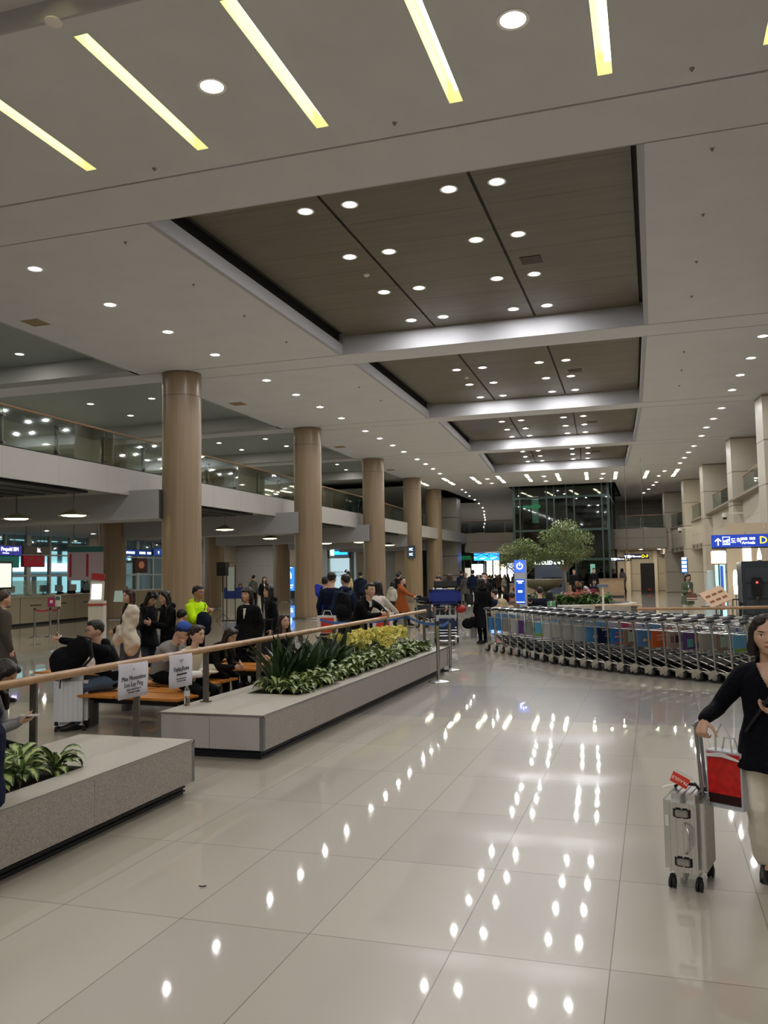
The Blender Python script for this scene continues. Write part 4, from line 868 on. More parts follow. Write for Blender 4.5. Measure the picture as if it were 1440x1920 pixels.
g1,g2=G(597,17.5),G(650,16.2); belt((g1.x,g1.y,.95),(g2.x,g2.y,.95),'blue belt in front of the man with a backpack'); belt((g2.x+.03,g2.y,.95),(-4.86,16.7,.98),'blue belt behind the man leaning on the rail')
# ================================================================== TROLLEYS
def rod(b,pts,r=.012,n=6): b.tube(pts,r,n)
TS=mat('b8b8b4',.25,1)
def trolley_proto():
    t=thing('luggage_trolley','x','trolley',(0,0,0),0,'nested luggage trolleys')
    b=MB()
    for s in (-1,1):
        rod(b,[(s*.30,.02,.17),(s*.30,0,.45),(s*.30,-.01,.75),(s*.295,-.06,.96)],.019,8); rod(b,[(s*.30,.02,.17),(s*.27,.45,.15),(s*.20,.82,.12)],.014)
        rod(b,[(s*.29,0,.80),(s*.26,.24,.80),(s*.26,.24,.90),(s*.29,0,.92)],.006,5)
    rod(b,[(-.3,.02,.17),(.3,.02,.17)],.014); rod(b,[(-.2,.82,.12),(.2,.82,.12)],.016)
    b.build('frame',TS,t,True)
    b=MB()
    for k in range(4): y=.14+.18*k; wd=.29-.10*(y/.82); rod(b,[(-wd,y,.175-.03*k/3),(wd,y,.175-.03*k/3)],.010)
    for x in (-.12,0,.12): rod(b,[(x,.03,.17),(x*.8,.8,.13)],.008)
    b.build('platform',TS,t,True)
    b=MB(); b.prism([(-.25,.06),(.25,.06),(.20,.80),(-.20,.80)],0,.006)
    for v in b.b.verts: v.co.z+=.40-(v.co.y-.06)*.33
    b.build('deck',mat('202226',.45,.3),t)
    b=MB()
    for k in range(4): y=.12+.18*k; rod(b,[(-.27,y,.43-(y-.06)*.33),(.27,y,.43-(y-.06)*.33)],.012)
    for x in (-.255,.255): rod(b,[(x,.05,.42),(x*.85,.80,.17)],.010)
    b.build('deck_rail',TS,t,True)
    b=MB()
    for k in range(9): x=-.26+.065*k; rod(b,[(x,.01,.92),(x,.01,.79),(x,.24,.79),(x,.24,.9)],.003,4)
    rod(b,[(-.26,.24,.9),(.26,.24,.9)],.006,5); rod(b,[(-.29,0,.92),(.29,0,.92)],.006,5); b.build('basket',TS,t)
    b=MB(); rod(b,[(-.19,-.085,.985),(.19,-.085,.985)],.023,8); rod(b,[(-.295,-.06,.95),(-.25,-.085,.985)],.014); rod(b,[(.295,-.06,.95),(.25,-.085,.985)],.014); b.build('handle_bar',mat('efefec',.35,.5),t,True)
    for s in (-1,1):
        b=MB(); b.loft([(V((s*x,-.08+dy,.988+dz)),V((0,ry,0)),V((0,0,rz))) for x,dy,dz,ry,rz in ((.13,0,0,.018,.016),(.17,-.01,.004,.042,.028),(.25,-.01,.006,.052,.033),(.32,0,0,.046,.030),(.345,.0,-.006,.015,.012))],10); b.build('grip',mat('24272e',.45),t,True)
    for s,y in ((-1,.0),(1,.0)):
        b=MB(); b.cyl((s*.30-.019,y,.095),(s*.30+.019,y,.095),.095,n=18); b.mi=1; b.cyl((s*.30-.023,y,.095),(s*.30+.023,y,.095),.055,n=12); b.build('wheel',[RUBBER,TS],t,True)
        b=MB(); b.loft([(V((s*.30+dx,y+.0,.10)),V((0,r_,0)),V((0,0,r_))) for dx,r_ in ((-.024,.03),(-.027,.106),(.027,.106),(.024,.03))],18); bmesh.ops.bisect_plane(b.b,geom=b.b.verts[:]+b.b.edges[:]+b.b.faces[:],plane_co=(0,0,.10),plane_no=(0,.7,-1),clear_outer=True); b.build('fender',mat('d2d0c8',.2,.9),t,True)
    for s in (-1,1): b=MB(); b.cyl((s*.17-.014,.78,.05),(s*.17+.014,.78,.05),.05,n=14); b.build('caster',RUBBER,t,True)
    return t
PRN={}
def ad(t,kind):
    col={'blue':'4f86b8','white':'b9b9b4','purple':'5d3f7d','photo':'8d8a80','lime':'5ca9c8','navy':'0e1430','pinkblue':'2f6fae','orange':'bd5b2c','beige':'a89888','grey':'a6a6a2','person':'8b6f58'}[kind]
    o=PRN.get(('p',kind))
    if o is None:
        b=MB(); b.box((0,.03,.65),(.56,.008,.31)); o=b.build('advert_panel',mat(col,.4)); PRN[('p',kind)]=o
    else: c=o.copy(); COL.objects.link(c); o=c
    o.parent=t
    def pr(parts):
        b=MB(); ms=[]
        for (x,z,w_,h_),c in parts:
            b.mi=len(ms); ms.append(mat(c,.5)); b.box((x,.036,z),(w_,.003,h_))
        b.build('print',ms,o)
    if kind=='blue': pr([((-.13,.55,.22,.09),'b8733c'),((.05,.60,.12,.05),'d9c9b0')])
    if kind=='navy': text('KOREA TOUR',.055,mat('c9cbd6',.6),(0,.036,.74),(PI/2,0,PI),o,'print'); text('4 Themed\ntour course',.04,mat('9fa3b8',.6),(0,.036,.65),(PI/2,0,PI),o,'print')
    if kind=='pinkblue': pr([((0,.70,.3,.025),'c2567a'),((0,.63,.34,.035),'d98aa0'),((-.02,.52,.4,.03),'c2567a')])
    if kind=='person': pr([((.05,.66,.2,.2),'a9b39a'),((.08,.76,.06,.05),'2a1d17'),((-.16,.64,.18,.22),'c3beb4')])
    if kind=='orange': pr([((0,.70,.3,.02),'e2a684'),((0,.65,.26,.012),'e2a684'),((0,.62,.28,.012),'e2a684')])
    if kind=='beige': pr([((-.14,.65,.09,.11),'6b4a55'),((0,.65,.10,.13),'2e2320'),((.14,.65,.09,.11),'7a5560')])
    if kind=='purple': pr([((.08,.6,.16,.14),'5f9f9a'),((-.12,.66,.14,.12),'b8864a')])
    if kind=='photo': pr([((0,.6,.3,.1),'3b3835')])
    if kind=='lime': pr([((0,.53,.53,.06),'7fa33d')])
    if kind=='white': pr([((-.1,.70,.16,.012),'7b7b78'),((-.1,.63,.12,.03),'4a4a48')]) 
    hd={'pinkblue':'b02f5e','navy':'b9bccb','person':'c3c4cf','blue':'5d93c4'}.get(kind)
    if hd: b=MB(); b.box((0,.25,.855),(.44,.004,.09)); h_=b.build('header_card',mat(hd,.5),t)
    if kind=='pinkblue': text('U',.09,mat('f2e9ec',.5),(0,.254,.855),(PI/2,0,PI),h_,'print')
    if kind=='person': b=MB(); b.lathe([(.03,0),(.03,.003)],(0,0,0),16); q=b.build('print',mat('3a63c0',.5),h_); q.location=(0,.254,.855); q.rotation_euler=(-PI/2,0,0)
WP=[(-3.80,20.01),(-3.57,19.75),(-3.36,19.46),(-3.14,19.15),(-2.92,18.83),(-2.69,18.47),(-2.46,18.1),(-2.23,17.72),(-2.0,17.4),(-1.77,17.13),(-1.54,16.88),(-1.31,16.64),(-1.08,16.42),(-.84,16.22),(-.61,16.0),(-.37,15.82),(-.12,15.64),(.13,15.45),(.38,15.26),(.63,15.08),(.88,14.91),(1.13,14.75),(1.38,14.6)]
KN=['blue','blue','photo','white','purple','photo','lime','white','grey','grey','grey','blue','navy','pinkblue','person','blue','orange','beige','purple','grey','person','lime','blue']
tp=trolley_proto(); first=True; protoT=tp
import itertools
TR=[]
def put_trolley(x,y,rz,label,kind):
    TR.append((x,y,rz,label,kind))
for i,(x,y) in enumerate(WP):
    a=WP[max(0,i-1)]; c=WP[min(len(WP)-1,i+1)]; d=V((c[0]-a[0],c[1]-a[1])).normalized(); rz=math.atan2(-d.x,d.y)
    # near wheel sits at local (-?,0): offset the centre away from the viewer
    n=V((-d.y,d.x)); cx,cy=x+n.x*.30,y+n.y*.30
    put_trolley(cx,cy,rz,'luggage trolley, %s from the left in the front nested row'%ORD[i],KN[i])
    if i<21: put_trolley(cx+n.x*.95+d.x*.1,cy+n.y*.95+d.y*.1,rz,'luggage trolley, %s from the left in the back nested row'%ORD[i],KN[(i*7+3)%len(KN)])
clean=dup(protoT)
for k,(x,y,rz,lb,kind) in enumerate(TR):
    t=protoT if k==0 else dup(clean)
    t.location=(x,y,0); t.rotation_euler=(0,0,rz); t['label']=lb; ad(t,kind)
t=dup(clean); clean.location=(-7.2,21.5,0); cc=V((-5.33,22.25,0)); t.location=cc; t.rotation_euler=(0,0,PI+.25); t['label']='loaded luggage trolley beside the person in a long black coat'; t['group']='loaded trolleys'
b=MB(); b.box((0,.03,.62),(.53,.008,.24)); b.build('advert_panel',mat('cfd0cf',.5),t)
# ================================================================== BAGS AND CASES
def wheels(t,pts,r=.025,M=RUBBER):
    for x,y in pts:
        b=MB(); b.box((x,y,r*1.9),(.03,.035,r*1.2),bev=.004); b.cyl((x-.018,y-.01,r),(x-.004,y-.01,r),r,n=14); b.cyl((x+.004,y-.01,r),(x+.018,y-.01,r),r,n=14); b.build('wheel',M,t,True)
def suitcase(label,loc,rz,w_,d_,h_,c,handle=0,r=.4,metal=0,z0=None,flat=None,name='suitcase',group=None):
    t=thing(name,label,'suitcase',loc,rz,group); M=mat(c,r,metal); b=MB(); zb=.06
    b.box((0,0,zb+h_/2),(w_,d_,h_),bev=min(w_,d_,h_)*.22)
    n=6
    for k in range(n):
        x=-w_/2+w_*(k+1)/(n+1)
        for s in (-1,1): b.box((x,s*(d_/2+.001),zb+h_/2),(.014,.008,h_*.74))
    b.build('shell',M,t,True); b=MB(); b.box((0,0,zb+h_/2),(w_+.004,.012,h_+.004) if w_>d_ else (.012,d_+.004,h_+.004),bev=.003); b.build('zip_band',DARK,t)
    b=MB(); b.tube([(-.07,0,zb+h_),(-.06,0,zb+h_+.03),(.06,0,zb+h_+.03),(.07,0,zb+h_)],.009,6); b.build('carry_handle',DARK,t,True)
    wheels(t,[(sx*(w_/2-.04),sy*(d_/2-.03)) for sx in(-1,1) for sy in(-1,1)])
    if handle: 
        b=MB(); 
        for s in (-1,1): b.cyl((s*.08,d_/2-.04,zb+h_-.02),(s*.08,d_/2-.04,handle-.03),.009)
        b.box((0,d_/2-.04,handle-.015),(.21,.03,.03),bev=.008); b.build('telescopic_handle',mat('3a3a3c',.4,.6),t,True)
    if flat: t.rotation_euler=flat
    return t
# the silver cabin case of the woman on the right
ALU=mat('d2d2d0',.27,.9,bump=.06,bs=14)
sc_=thing('suitcase','ribbed silver metal cabin suitcase rolled by the woman on the right','suitcase',(.145,5.50,0),-.24)
b=MB(); b.box((0,0,.30),(.225,.37,.48),bev=.045)
for k in range(5):
    x=-.075+.0375*k
    b.box((x,-.1855,.30),(.012,.006,.40),bev=.002); b.box((x,0,.5415),(.012,.27,.006),bev=.002)
for k in range(9):
    y=-.13+.0325*k
    for s in (-1,1): b.box((s*.1135,y,.30),(.006,.012,.40),bev=.002)
b.build('shell',ALU,sc_,True)
b=MB(); b.box((0,0,.30),(.016,.376,.486),bev=.004); b.build('frame_band',mat('9c9c9a',.3,.9),sc_,True)
for z in (.44,.165):
    b=MB(); b.box((0,-.188,z),(.098,.012,.058),bev=.006); l=b.build('latch_plate',mat('141416',.5),sc_,True)
    b=MB(); b.box((0,-.196,z),(.072,.012,.040),bev=.005)
    for k in range(3): b.box((-.014+.018*k,-.203,z+.006),(.012,.004,.008))
    b.build('latch',mat('a5a5a2',.25,.9),l,True)
b=MB(); b.tube([(.018,-.188,.385),(.028,-.215,.375),(.045,-.235,.35),(.045,-.235,.25),(.028,-.215,.225),(.018,-.188,.215)],.007,8); b.build('carry_handle',mat('b5b5b2',.3,.9),sc_,True)
b=MB(); b.tube([(-.07,-.02,.545),(-.05,-.02,.572),(.05,-.02,.572),(.07,-.02,.545)],.010,8); b.build('top_handle',BLACK,sc_,True)
wheels(sc_,[(-.075,-.14),(.075,-.14),(-.075,.14),(.085,.14)],.030)
b=MB()
for y in (.035,.145): b.cyl((.075,y,.50),(.055,y-.02,.905),.011)
b.box((.054,.07,.915),(.034,.155,.034),M=Matrix.Rotation(-.0,3,'Z'),bev=.012); b.build('telescopic_handle',mat('8f9091',.3,.7),sc_,True)
b=MB(); b.box((-.085,-.19,.39),(.02,.003,.06)); b.build('sticker',mat('d6d6cf',.5),sc_)
tg=thing('luggage_tag','red fragile luggage tag sticking up from the silver suitcase','tag',(.10,5.42,.575),-.3)
b=MB(); b.box((0,0,.03),(.105,.003,.062),M=Matrix.Rotation(.42,3,'Y')); b.build('tag_card',mat('d8412f',.5),tg); b=MB(); b.box((.03,0,.066),(.105,.004,.016),M=Matrix.Rotation(.42,3,'Y')); b.build('tag_edge',mat('dcd8cf',.5),tg)
o=text('FRAGILE',.026,mat('f0e9e4',.5),(0,-.003,.03),(PI/2,PI+.42,0),tg,'lettering')
b=MB(); b.box((-.06,0,-.005),(.09,.05,.003),M=Matrix.Rotation(-.35,3,'Y')); b.build('label_strip',mat('cfcac2',.6),tg)
# shopping bag
bg=thing('shopping_bag','red and white glossy shopping bag hanging at the silver suitcase handle','bag',(.375,5.52,.44),-.55)
b=MB(); b.loft([(V((0,0,z)),V((wx,0,0)),V((0,wy,0))) for z,wx,wy in ((0,.115,.045),(.02,.122,.055),(.32,.122,.062),(.36,.12,.03))],4,True); bmesh.ops.rotate(b.b,verts=b.b.verts[:],cent=(0,0,0),matrix=Matrix.Rotation(0,3,'Z'))
b.b.clear(); b.prism([(-.11,-.05),(.11,-.05),(.11,.05),(-.11,.05)],0,.33); b.build('bag_body',mat('b9bcc2',.3),bg)
b=MB(); b.box((0,-.052,.20),(.20,.004,.24)); fp=b.build('front_print',mat('c2241f',.35,noise_s=22,noise_a=.25),bg); b=MB(); b.box((0,-.052,.055),(.20,.0045,.055)); b.build('dark_band',mat('2a0d10',.4),fp)
text('2025',.02,mat('c77b86',.5),(.03,-.0555,.055),(PI/2,0,0),fp,'lettering') if 0 else None
b=MB(); b.tube([(-.05,-.04,.33),(-.045,-.05,.42),(.0,-.05,.50),(.045,-.05,.42),(.05,-.04,.33)],.006,6); b.tube([(-.05,.04,.33),(-.03,.03,.40),(.03,.03,.40),(.05,.04,.33)],.006,6); b.build('bag_handle',mat('d5d6da',.4),bg,True)
b=MB(); b.loft([(V((-.11,-.058,.30)),V((0,.003,0)),V((0,0,.01))),(V((0,-.07,.315)),V((0,.004,0)),V((0,0,.015))),(V((.1,-.06,.29)),V((0,.003,0)),V((0,0,.006)))],6); b.build('ribbon',mat('e3e3e6',.4),bg,True); 
# luggage on the central trolley
suitcase('big cobalt blue suitcase lying on the loaded trolley',(cc.x-.02,cc.y+.0,.96),.25,.86,.46,.40,'26347f',r=.28)
bpy.context.view_layer.update()
s2=suitcase('dark green soft case lying on top of the cobalt blue suitcase',(cc.x+.0,cc.y+.0,1.40),.25,.62,.36,.18,'2e3330',r=.8)
s3=suitcase('navy ribbed suitcase standing low on the loaded trolley',(cc.x+.02,cc.y-.02,.17),.25,.55,.30,.42,'1f2c4e',r=.5)
tb=MB(); tb.ell((0,0,.11),(.15,.12,.11)); o=tb.build('tote_bag',mat('b3322a',.6),None,True); o.location=(cc.x+.38,cc.y+.1,.78); tag(o,'small red tote bag hung beside the cobalt blue suitcase','bag')
# backpack on the white case
wc=suitcase('tall white hard suitcase standing under the black backpack',(-6.92,8.98,0),.5,.40,.26,.60,'c9ccd2',handle=1.0,r=.35)
bk=thing('backpack','black backpack slung on the handle of the white suitcase','bag',(-6.80,8.86,.66),.4)
b=MB(); b.ell((-.10,0,.18),(.20,.14,.20)); b.ell((.05,-.04,.30),(.15,.10,.20),Matrix.Rotation(.5,3,'Y')); b.cap((-.1,0,.1),(.1,-.03,.42),.14,.07); remesh(b,.009,'bag_body',cloth('101013'),bk,2,.008,14,3)
b=MB(); b.tube([(.05,-.05,.5),(.22,-.1,.47),(.25,-.12,.25),(.1,-.13,.1)],.014,6); b.tube([(.02,.05,.5),(.18,.06,.42),(.18,.07,.2),(.05,.08,.06)],.014,6); b.tube([(-.12,-.12,.05),(-.13,-.13,-.12)],.008,5); b.build('strap',mat('18181b',.6),bk,True)
# bottle
bo=thing('water_bottle','clear water bottle standing on the planter edge below the right name sheet','bottle',(-4.93,8.34,.45))
b=MB(); b.lathe([(.028,0),(.032,.01),(.032,.06),(.027,.085),(.032,.11),(.032,.16),(.026,.185),(.012,.205),(.012,.212)],(0,0,0),20); b.build('bottle_body',mat('e8eef2',.05,trans=.9,ior=1.33),bo,True)
b=MB(); b.lathe([(.0325,.105),(.0325,.165)],(0,0,0),20,False); b.build('bottle_label',mat('d5d9de',.5),bo,True); b=MB(); b.cyl((0,0,.212),(0,0,.232),.014); b.build('cap',mat('e6e6e6',.4),bo,True)
# ================================================================== BENCHES
BW=wood('b8762f',(1,6,6),.35,.2,3)
def bench(label,x,y,rz,L,legs=True):
    t=thing('bench',label,'bench',(x,y,0),rz,'wooden benches behind the rail')
    n=max(1,round(L/.8))
    for k in range(n):
        for s in (-1,1):
            b=MB(); xx=-L/2+L*(k+.5)/n; b.box((xx,s*.235,.425),(L/n-.03,.42,.03),bev=.008); b.build('seat',BW,t)
    b=MB(); b.box((0,0,.33),(L-.1,.08,.09)); b.build('beam',mat('1d1e21',.5),t)
    for x_ in (-L/2+.25,L/2-.25):
        b=MB(); b.loft([(V((x_,0,z)),V((.07,0,0)),V((0,.095,0))) for z in (0,.04,.28,.32)],18); b.build('leg',mat('6d7073',.4,.3),t,True)
        b=MB(); b.box((x_,0,.40),(.06,.6,.03)); b.build('bracket',DSTEEL,t)
bench('wooden bench with grey drum legs nearest the rail, under the man in black',-6.2,9.3,-.08,1.9); bench('second wooden bench behind the man in the blue beanie',-6.5,10.45,-.05,1.8)
bench('third wooden bench, under the woman in curls',-6.0,12.3,-.05,1.7); bench('far wooden bench under the woman in the navy jacket',-7.2,13.6,0,2.0); bench('bench at the left edge under the girl with glasses',-5.95,5.6,.15,1.9)
bench('bench on the left under the seated person seen from behind',-8.2,11.4,0,1.9)
# ================================================================== INDOOR TREES AND FOUNTAIN
IS=V((-4.2,40.6,0))
ti=thing('planter','large round planter island with trees and a stone fountain bowl in mid hall','planter',IS)
b=MB(); b.lathe([(3.4,0),(3.4,.36),(3.1,.40),(3.1,.30),(.1,.30)],(0,0,0),48); b.build('curb',granite('9b958c','b5afa6'),ti,True)
b=MB(); b.lathe([(3.05,.32),(.1,.36)],(0,0,0),32,False); b.build('soil',SOIL,ti)
ft=thing('fountain_bowl','wide grey stone fountain bowl on a pedestal in the planter island','fountain',IS+V((-.75,-.6,.3))); b=MB(); b.lathe([(.28,0),(.22,.1),(.2,.62),(.35,.72),(.75,.86),(.93,1.12),(.95,1.2),(.9,1.2),(.7,1.05),(.05,.98)],(0,0,0),40); b.build('bowl',granite('6f6a58','8a8472',60),ft,True)
b=MB(); b.lathe([(.84,1.13),(.01,1.135)],(0,0,0),30,False); b.build('water',mat('6f7a72',.05),ft)
def tree(name,label,x,y,z,H,blobs,seed,n):
    r=random.Random(seed); t=thing(name,label,'tree',(x,y,z)); b=MB(); top=V((0,0,H*.42))
    b.tube([(0,0,0),(.03,.02,H*.2),(-.02,0,H*.42)],[.075,.06,.05],8)
    for c,rad in blobs:
        c=V(c); b.tube([top+V((0,0,-.3)),top.lerp(c,.5)+V((0,0,-.05)),c],[.045,.028,.012],6)
        for k in range(9): d=V((r.gauss(0,1),r.gauss(0,1),r.gauss(0,.7))).normalized()*rad*.8; b.tube([top.lerp(c,.75),c+d*.5,c+d],[.016,.009,.004],4)
    b.build('trunk',mat('8d8472',.8),t,True)
    lf=Leafy()
    for c,rad in blobs:
        c=V(c)
        for i in range(int(n*rad*rad)):
            d=V((r.gauss(0,1),r.gauss(0,1),r.gauss(0,1))).normalized()*rad*(r.random()**.45); p=c+V((d.x,d.y,d.z*.72)); lf.leaf(p,r.uniform(0,6.28),r.uniform(-.6,.5),r.uniform(.07,.12),.045,.5,2)
    lf.build('foliage',GLEAF2,t); return t
GLEAF2=leafmat('a3b36c','6d8146','ficus_leaf',.5)
tree('indoor_tree','tall broad-crowned green indoor tree right of the fountain bowl',IS.x+.25,IS.y-.3,.3,4.2,[((.05,0,3.5),.72),((-.62,.1,3.15),.62),((.72,0,3.05),.68),((.15,.5,2.8),.68),((-.3,-.4,2.5),.62),((.5,-.4,2.3),.55),((-.85,0,2.35),.5),((.98,.3,2.45),.4),((0,0,2.0),.5)],5,2600)
tree('indoor_tree','smaller spreading green indoor tree left of the fountain bowl',IS.x-1.75,IS.y-.2,.3,3.4,[((.1,0,2.75),.62),((-.6,.1,2.5),.62),((.6,0,2.5),.6),((-.9,-.2,2.0),.5),((.35,-.4,2.0),.55),((-.3,0,1.8),.5),((.9,0,2.1),.45)],9,2600)
# under-planting
r=random.Random(4)
for i in range(30):
    a=6.28-6.28*i/30; q=r.uniform(1.0,2.85); lf=Leafy()
    if i<6:
        for k in range(40): c=r.uniform(0,6.28); lf.leaf((math.cos(c)*.05,math.sin(c)*.05,r.uniform(0,.25)),c,r.uniform(.2,1.3),r.uniform(.2,.42),.09,1.2,4)
        PRN[('sh',i)]=o=lf.build('shrub',GLEAF)
    else: o=dup(PRN[('sh',i%6)])
    o.location=IS+V((math.cos(a)*q,math.sin(a)*q*.9-.2,.33)); o.rotation_euler=(0,0,a); o.scale=(1.15,)*3; tag(o,'green leafy shrub under the trees of the planter island, %s clockwise'%ordn(i),'plant','shrubs in the planter island')
def flowers(label,px,py,dep,c,w_=.5,n=70,z=.45):
    p=G(px,dep); t=thing('flower_clump',label,'flower',(p.x,p.y,z),0); b=MB(); r=random.Random(px); ls=Leafy()
    for i in range(n):
        q=V((r.gauss(0,.4)*w_,r.gauss(0,.35)*w_,.28+r.uniform(-.12,.14)))
        for k in range(5): a=k*1.257+r.random(); d=V((math.cos(a),math.sin(a),r.uniform(-.2,.5)))*.055; e=V((-math.sin(a),math.cos(a),0))*.03; b.quad(q,q+d*.6+e,q+d,q+d*.6-e)
        if i%2: ls.leaf(V((q.x,q.y,.05)),r.uniform(0,6.28),1.0,.2,.07,1)
    b.build('blossoms',mat(c,.6,noise_s=8,noise_a=.2),t); ls.build('foliage',GLEAF,t); return t
flowers('big clump of salmon pink flowers at the front of the planter island',1078,0,38.3,'e8937c',.8,150,.5); flowers('small clump of salmon pink flowers behind the larger one',1090,0,39.3,'e8937c',.5,70,.6)
flowers('clump of deep red flowers at the right of the planter island',1106,0,39.4,'c0202a',.6,110,.6)
# ================================================================== LIFT TOWER
lt=thing('lift_tower','tall dark glass and steel lift tower rising through the ceiling','lift',(-6.45,64,0)); LF=mat('3a4b4a',.35,.5)
x0,x1,y0,y1=-3.45,3.45,0,10.5
b=MB()
for x in (x0,x0+.45,-1.0,-.45,.45,1.0,x1-.45,x1):
    for y in (y0,y1): b.box((x,y,5),(.18 if abs(x)>3 else .10,.18,10))
for z in (.1,2.7,4.9,7.35,9.8):
    b.box((0,y0,z),(x1-x0,.14,.16)); b.box((0,y1,z),(x1-x0,.14,.16)); b.box((x0,y1/2,z),(.14,y1,.16)); b.box((x1,y1/2,z),(.14,y1,.16))
for x in (-2.2,2.2):
    for y in (3.5,7): b.box((x,y,5),(.12,.12,10))
b.build('steel_frame',LF,lt)
b=MB()
for z0_,z1_ in ((.2,2.6),(2.8,4.8),(5.0,7.25),(7.45,9.7)):
    for xa,xb in zip((x0,x0+.45,-1.0,-.45,.45,1.0,x1-.45),(x0+.45,-1.0,-.45,.45,1.0,x1-.45,x1)): b.span((xa+.06,y0-.01,z0_),(xb-.06,y0+.01,z1_))
    b.span((x0-.01,y0+.1,z0_),(x0+.01,y1-.1,z1_)); b.span((x1-.01,y0+.1,z0_),(x1+.01,y1-.1,z1_))
b.build('glass_panel',GLASSD,lt)
for k,(x,y,z) in enumerate(((-2.0,2,5.4),(2.1,2.2,.2),(0,5,4.9))):
    q=MB(); q.box((0,0,1.2),(1.7,1.6,2.3)); o=q.build('lift_car',mat('39474a',.4,.4),lt); o.location=(x,y,z); q=MB(); q.box((0,-.81,1.15),(.5 if k!=1 else .35,.02,2.0)); q.build('lit_door',mat('e8efe6',.5,emit=.35 if k!=1 else 3.0),o)
b=MB(); b.span((-2.9,1,6.7),(-1.6,1.2,6.9)); b.build('exit_light',mat('3fbf86',.5,emit=1.5),lt)
b=MB(); b.span((-3.3,3.6,.05),(3.3,10.3,8.1)); b.build('shaft_core',mat('161c1d',.35),lt)
# LG booth under the tower
lg=thing('display_booth','dark electronics display booth with lit lettering behind the fountain','booth',(-6.9,60.5,0)); b=MB(); b.box((0,0,1.15),(2.2,.4,2.2)); b.build('booth_wall',mat('3a4254',.5),lg)
b=MB(); b.box((.1,-.22,1.1),(1.3,.04,.65)); b.build('screen',mat('0c0e12',.2),lg); text('LG OLED evo TV',.36,mat('f4fff6',.5,emit=3.5),(.05,-.25,2.45),(PI/2,0,0),lg,'lettering',.02,sx=.85)
b=MB(); b.box((0,-.15,2.45),(2.3,.08,.5)); b.build('header',mat('20262c',.6),lg)
ct=thing('service_counter','wooden information counter at the foot of the lift tower','counter',(-2.95,62.2,0)); b=MB(); b.box((0,0,.62),(1.85,1.2,1.24)); b.build('body',wood('9a8368',(.4,3,3)),ct); b=MB(); b.box((0,-.03,.05),(1.8,1.24,.1)); b.build('kick',DARK,ct); b=MB(); b.box((0,0,1.26),(1.95,1.3,.05)); b.build('counter_top',wood('8a7258'),ct)
ct=thing('service_counter','long low wooden counter behind the fountain island','counter',(-7.3,60.9,0)); b=MB(); b.box((0,0,.5),(5,.8,1.0)); b.build('body',wood('8d7a62',(.4,3,3)),ct); b=MB(); b.box((0,0,1.02),(5.1,.9,.05)); b.build('counter_top',wood('a18c70'),ct)
# ================================================================== SIGNS
SB=mat('2540a8',.4,emit=.45); SW_=mat('f4f6ff',.5,emit=2.0); SY=mat('f5d21e',.5,emit=1.8)
def hang(t,x0,x1,z,zt):
    b=MB()
    for x in (x0,x1): b.cyl((x,0,z),(x,0,zt),.012,n=6)
    b.build('hanger_rod',DSTEEL,t)
df=thing('hanging_sign','blue hanging sign with arrow, arrival icon and yellow D-F near the right edge','sign',(1.23,20.0,2.31)); Wd=1.75
b=MB(); b.box((Wd/2,0,.14),(Wd,.14,.27),bev=.006); b.build('sign_box',SB,df); b=MB(); b.box((Wd/2,0,-.012),(Wd,.15,.025)); b.build('sign_frame',mat('2a2c33',.4),df)
b=MB(); b.box((.13,-.076,.11),(.022,.006,.13)); b.box((.10,-.076,.165),(.085,.006,.022),M=Matrix.Rotation(-.75,3,'Y')); b.box((.16,-.076,.165),(.085,.006,.022),M=Matrix.Rotation(.75,3,'Y')); b.build('arrow',SW_,df)
b=MB()
for a,c in (((.225,-.078,.055),(.37,-.074,.062)),((.225,-.078,.222),(.37,-.074,.229)),((.225,-.078,.055),(.232,-.074,.229)),((.363,-.078,.055),(.37,-.074,.229)),((.25,-.078,.075),(.35,-.074,.085))): b.span(a,c)
b.box((.30,-.076,.145),(.12,.005,.028),M=Matrix.Rotation(-.5,3,'Y')); b.box((.315,-.076,.13),(.05,.005,.05),M=Matrix.Rotation(.3,3,'Y')); b.box((.255,-.076,.13),(.02,.005,.04)); b.build('arrival_icon',SW_,df)
text('\ub3c4\ucc29',.125,SW_,(.50,-.074,.135),(PI/2,0,0),df); text('\u5230\u9054  \u5230\u7740',.062,SW_,(.745,-.074,.175),(PI/2,0,0),df); text('Arrivals',.085,SW_,(.745,-.074,.09),(PI/2,0,0),df); text('D-F',.22,SY,(1.13,-.074,.135),(PI/2,0,0),df,ext=.004)
b=MB(); b.box((Wd+1.2,0,.14),(2.4,.06,.06)); b.build('wall_bracket',DSTEEL,df)
for px,Y,lb in ((1170,50,'nearer of two small hanging arrival signs with yellow letters before the far right wall'),(1145,60,'farther of two small hanging arrival signs, partly hidden by the nearer one')):
    p=aty(px,1047,Y); t=thing('hanging_sign',lb,'sign',(p.x,Y,2.46)); b=MB(); b.box((.68,0,.15),(1.36,.12,.30)); b.build('sign_box',mat('1d2a3a',.5),t); b=MB(); b.box((.09,-.065,.14),(.03,.01,.16)); b.box((.09,-.065,.2),(.12,.01,.03)); b.build('arrow',SW_,t)
    b=MB(); b.box((.26,-.065,.15),(.14,.01,.16)); b.build('arrival_icon',SW_,t); text('\ub3c4\ucc29',.13,SW_,(.45,-.065,.15),(PI/2,0,0),t); text('Arrivals',.12,SW_,(.74,-.065,.15),(PI/2,0,0),t); text('D-F',.24,SY,(1.14,-.065,.15),(PI/2,0,0),t,ext=.01); hang(t,.2,1.1,.3,5.7)
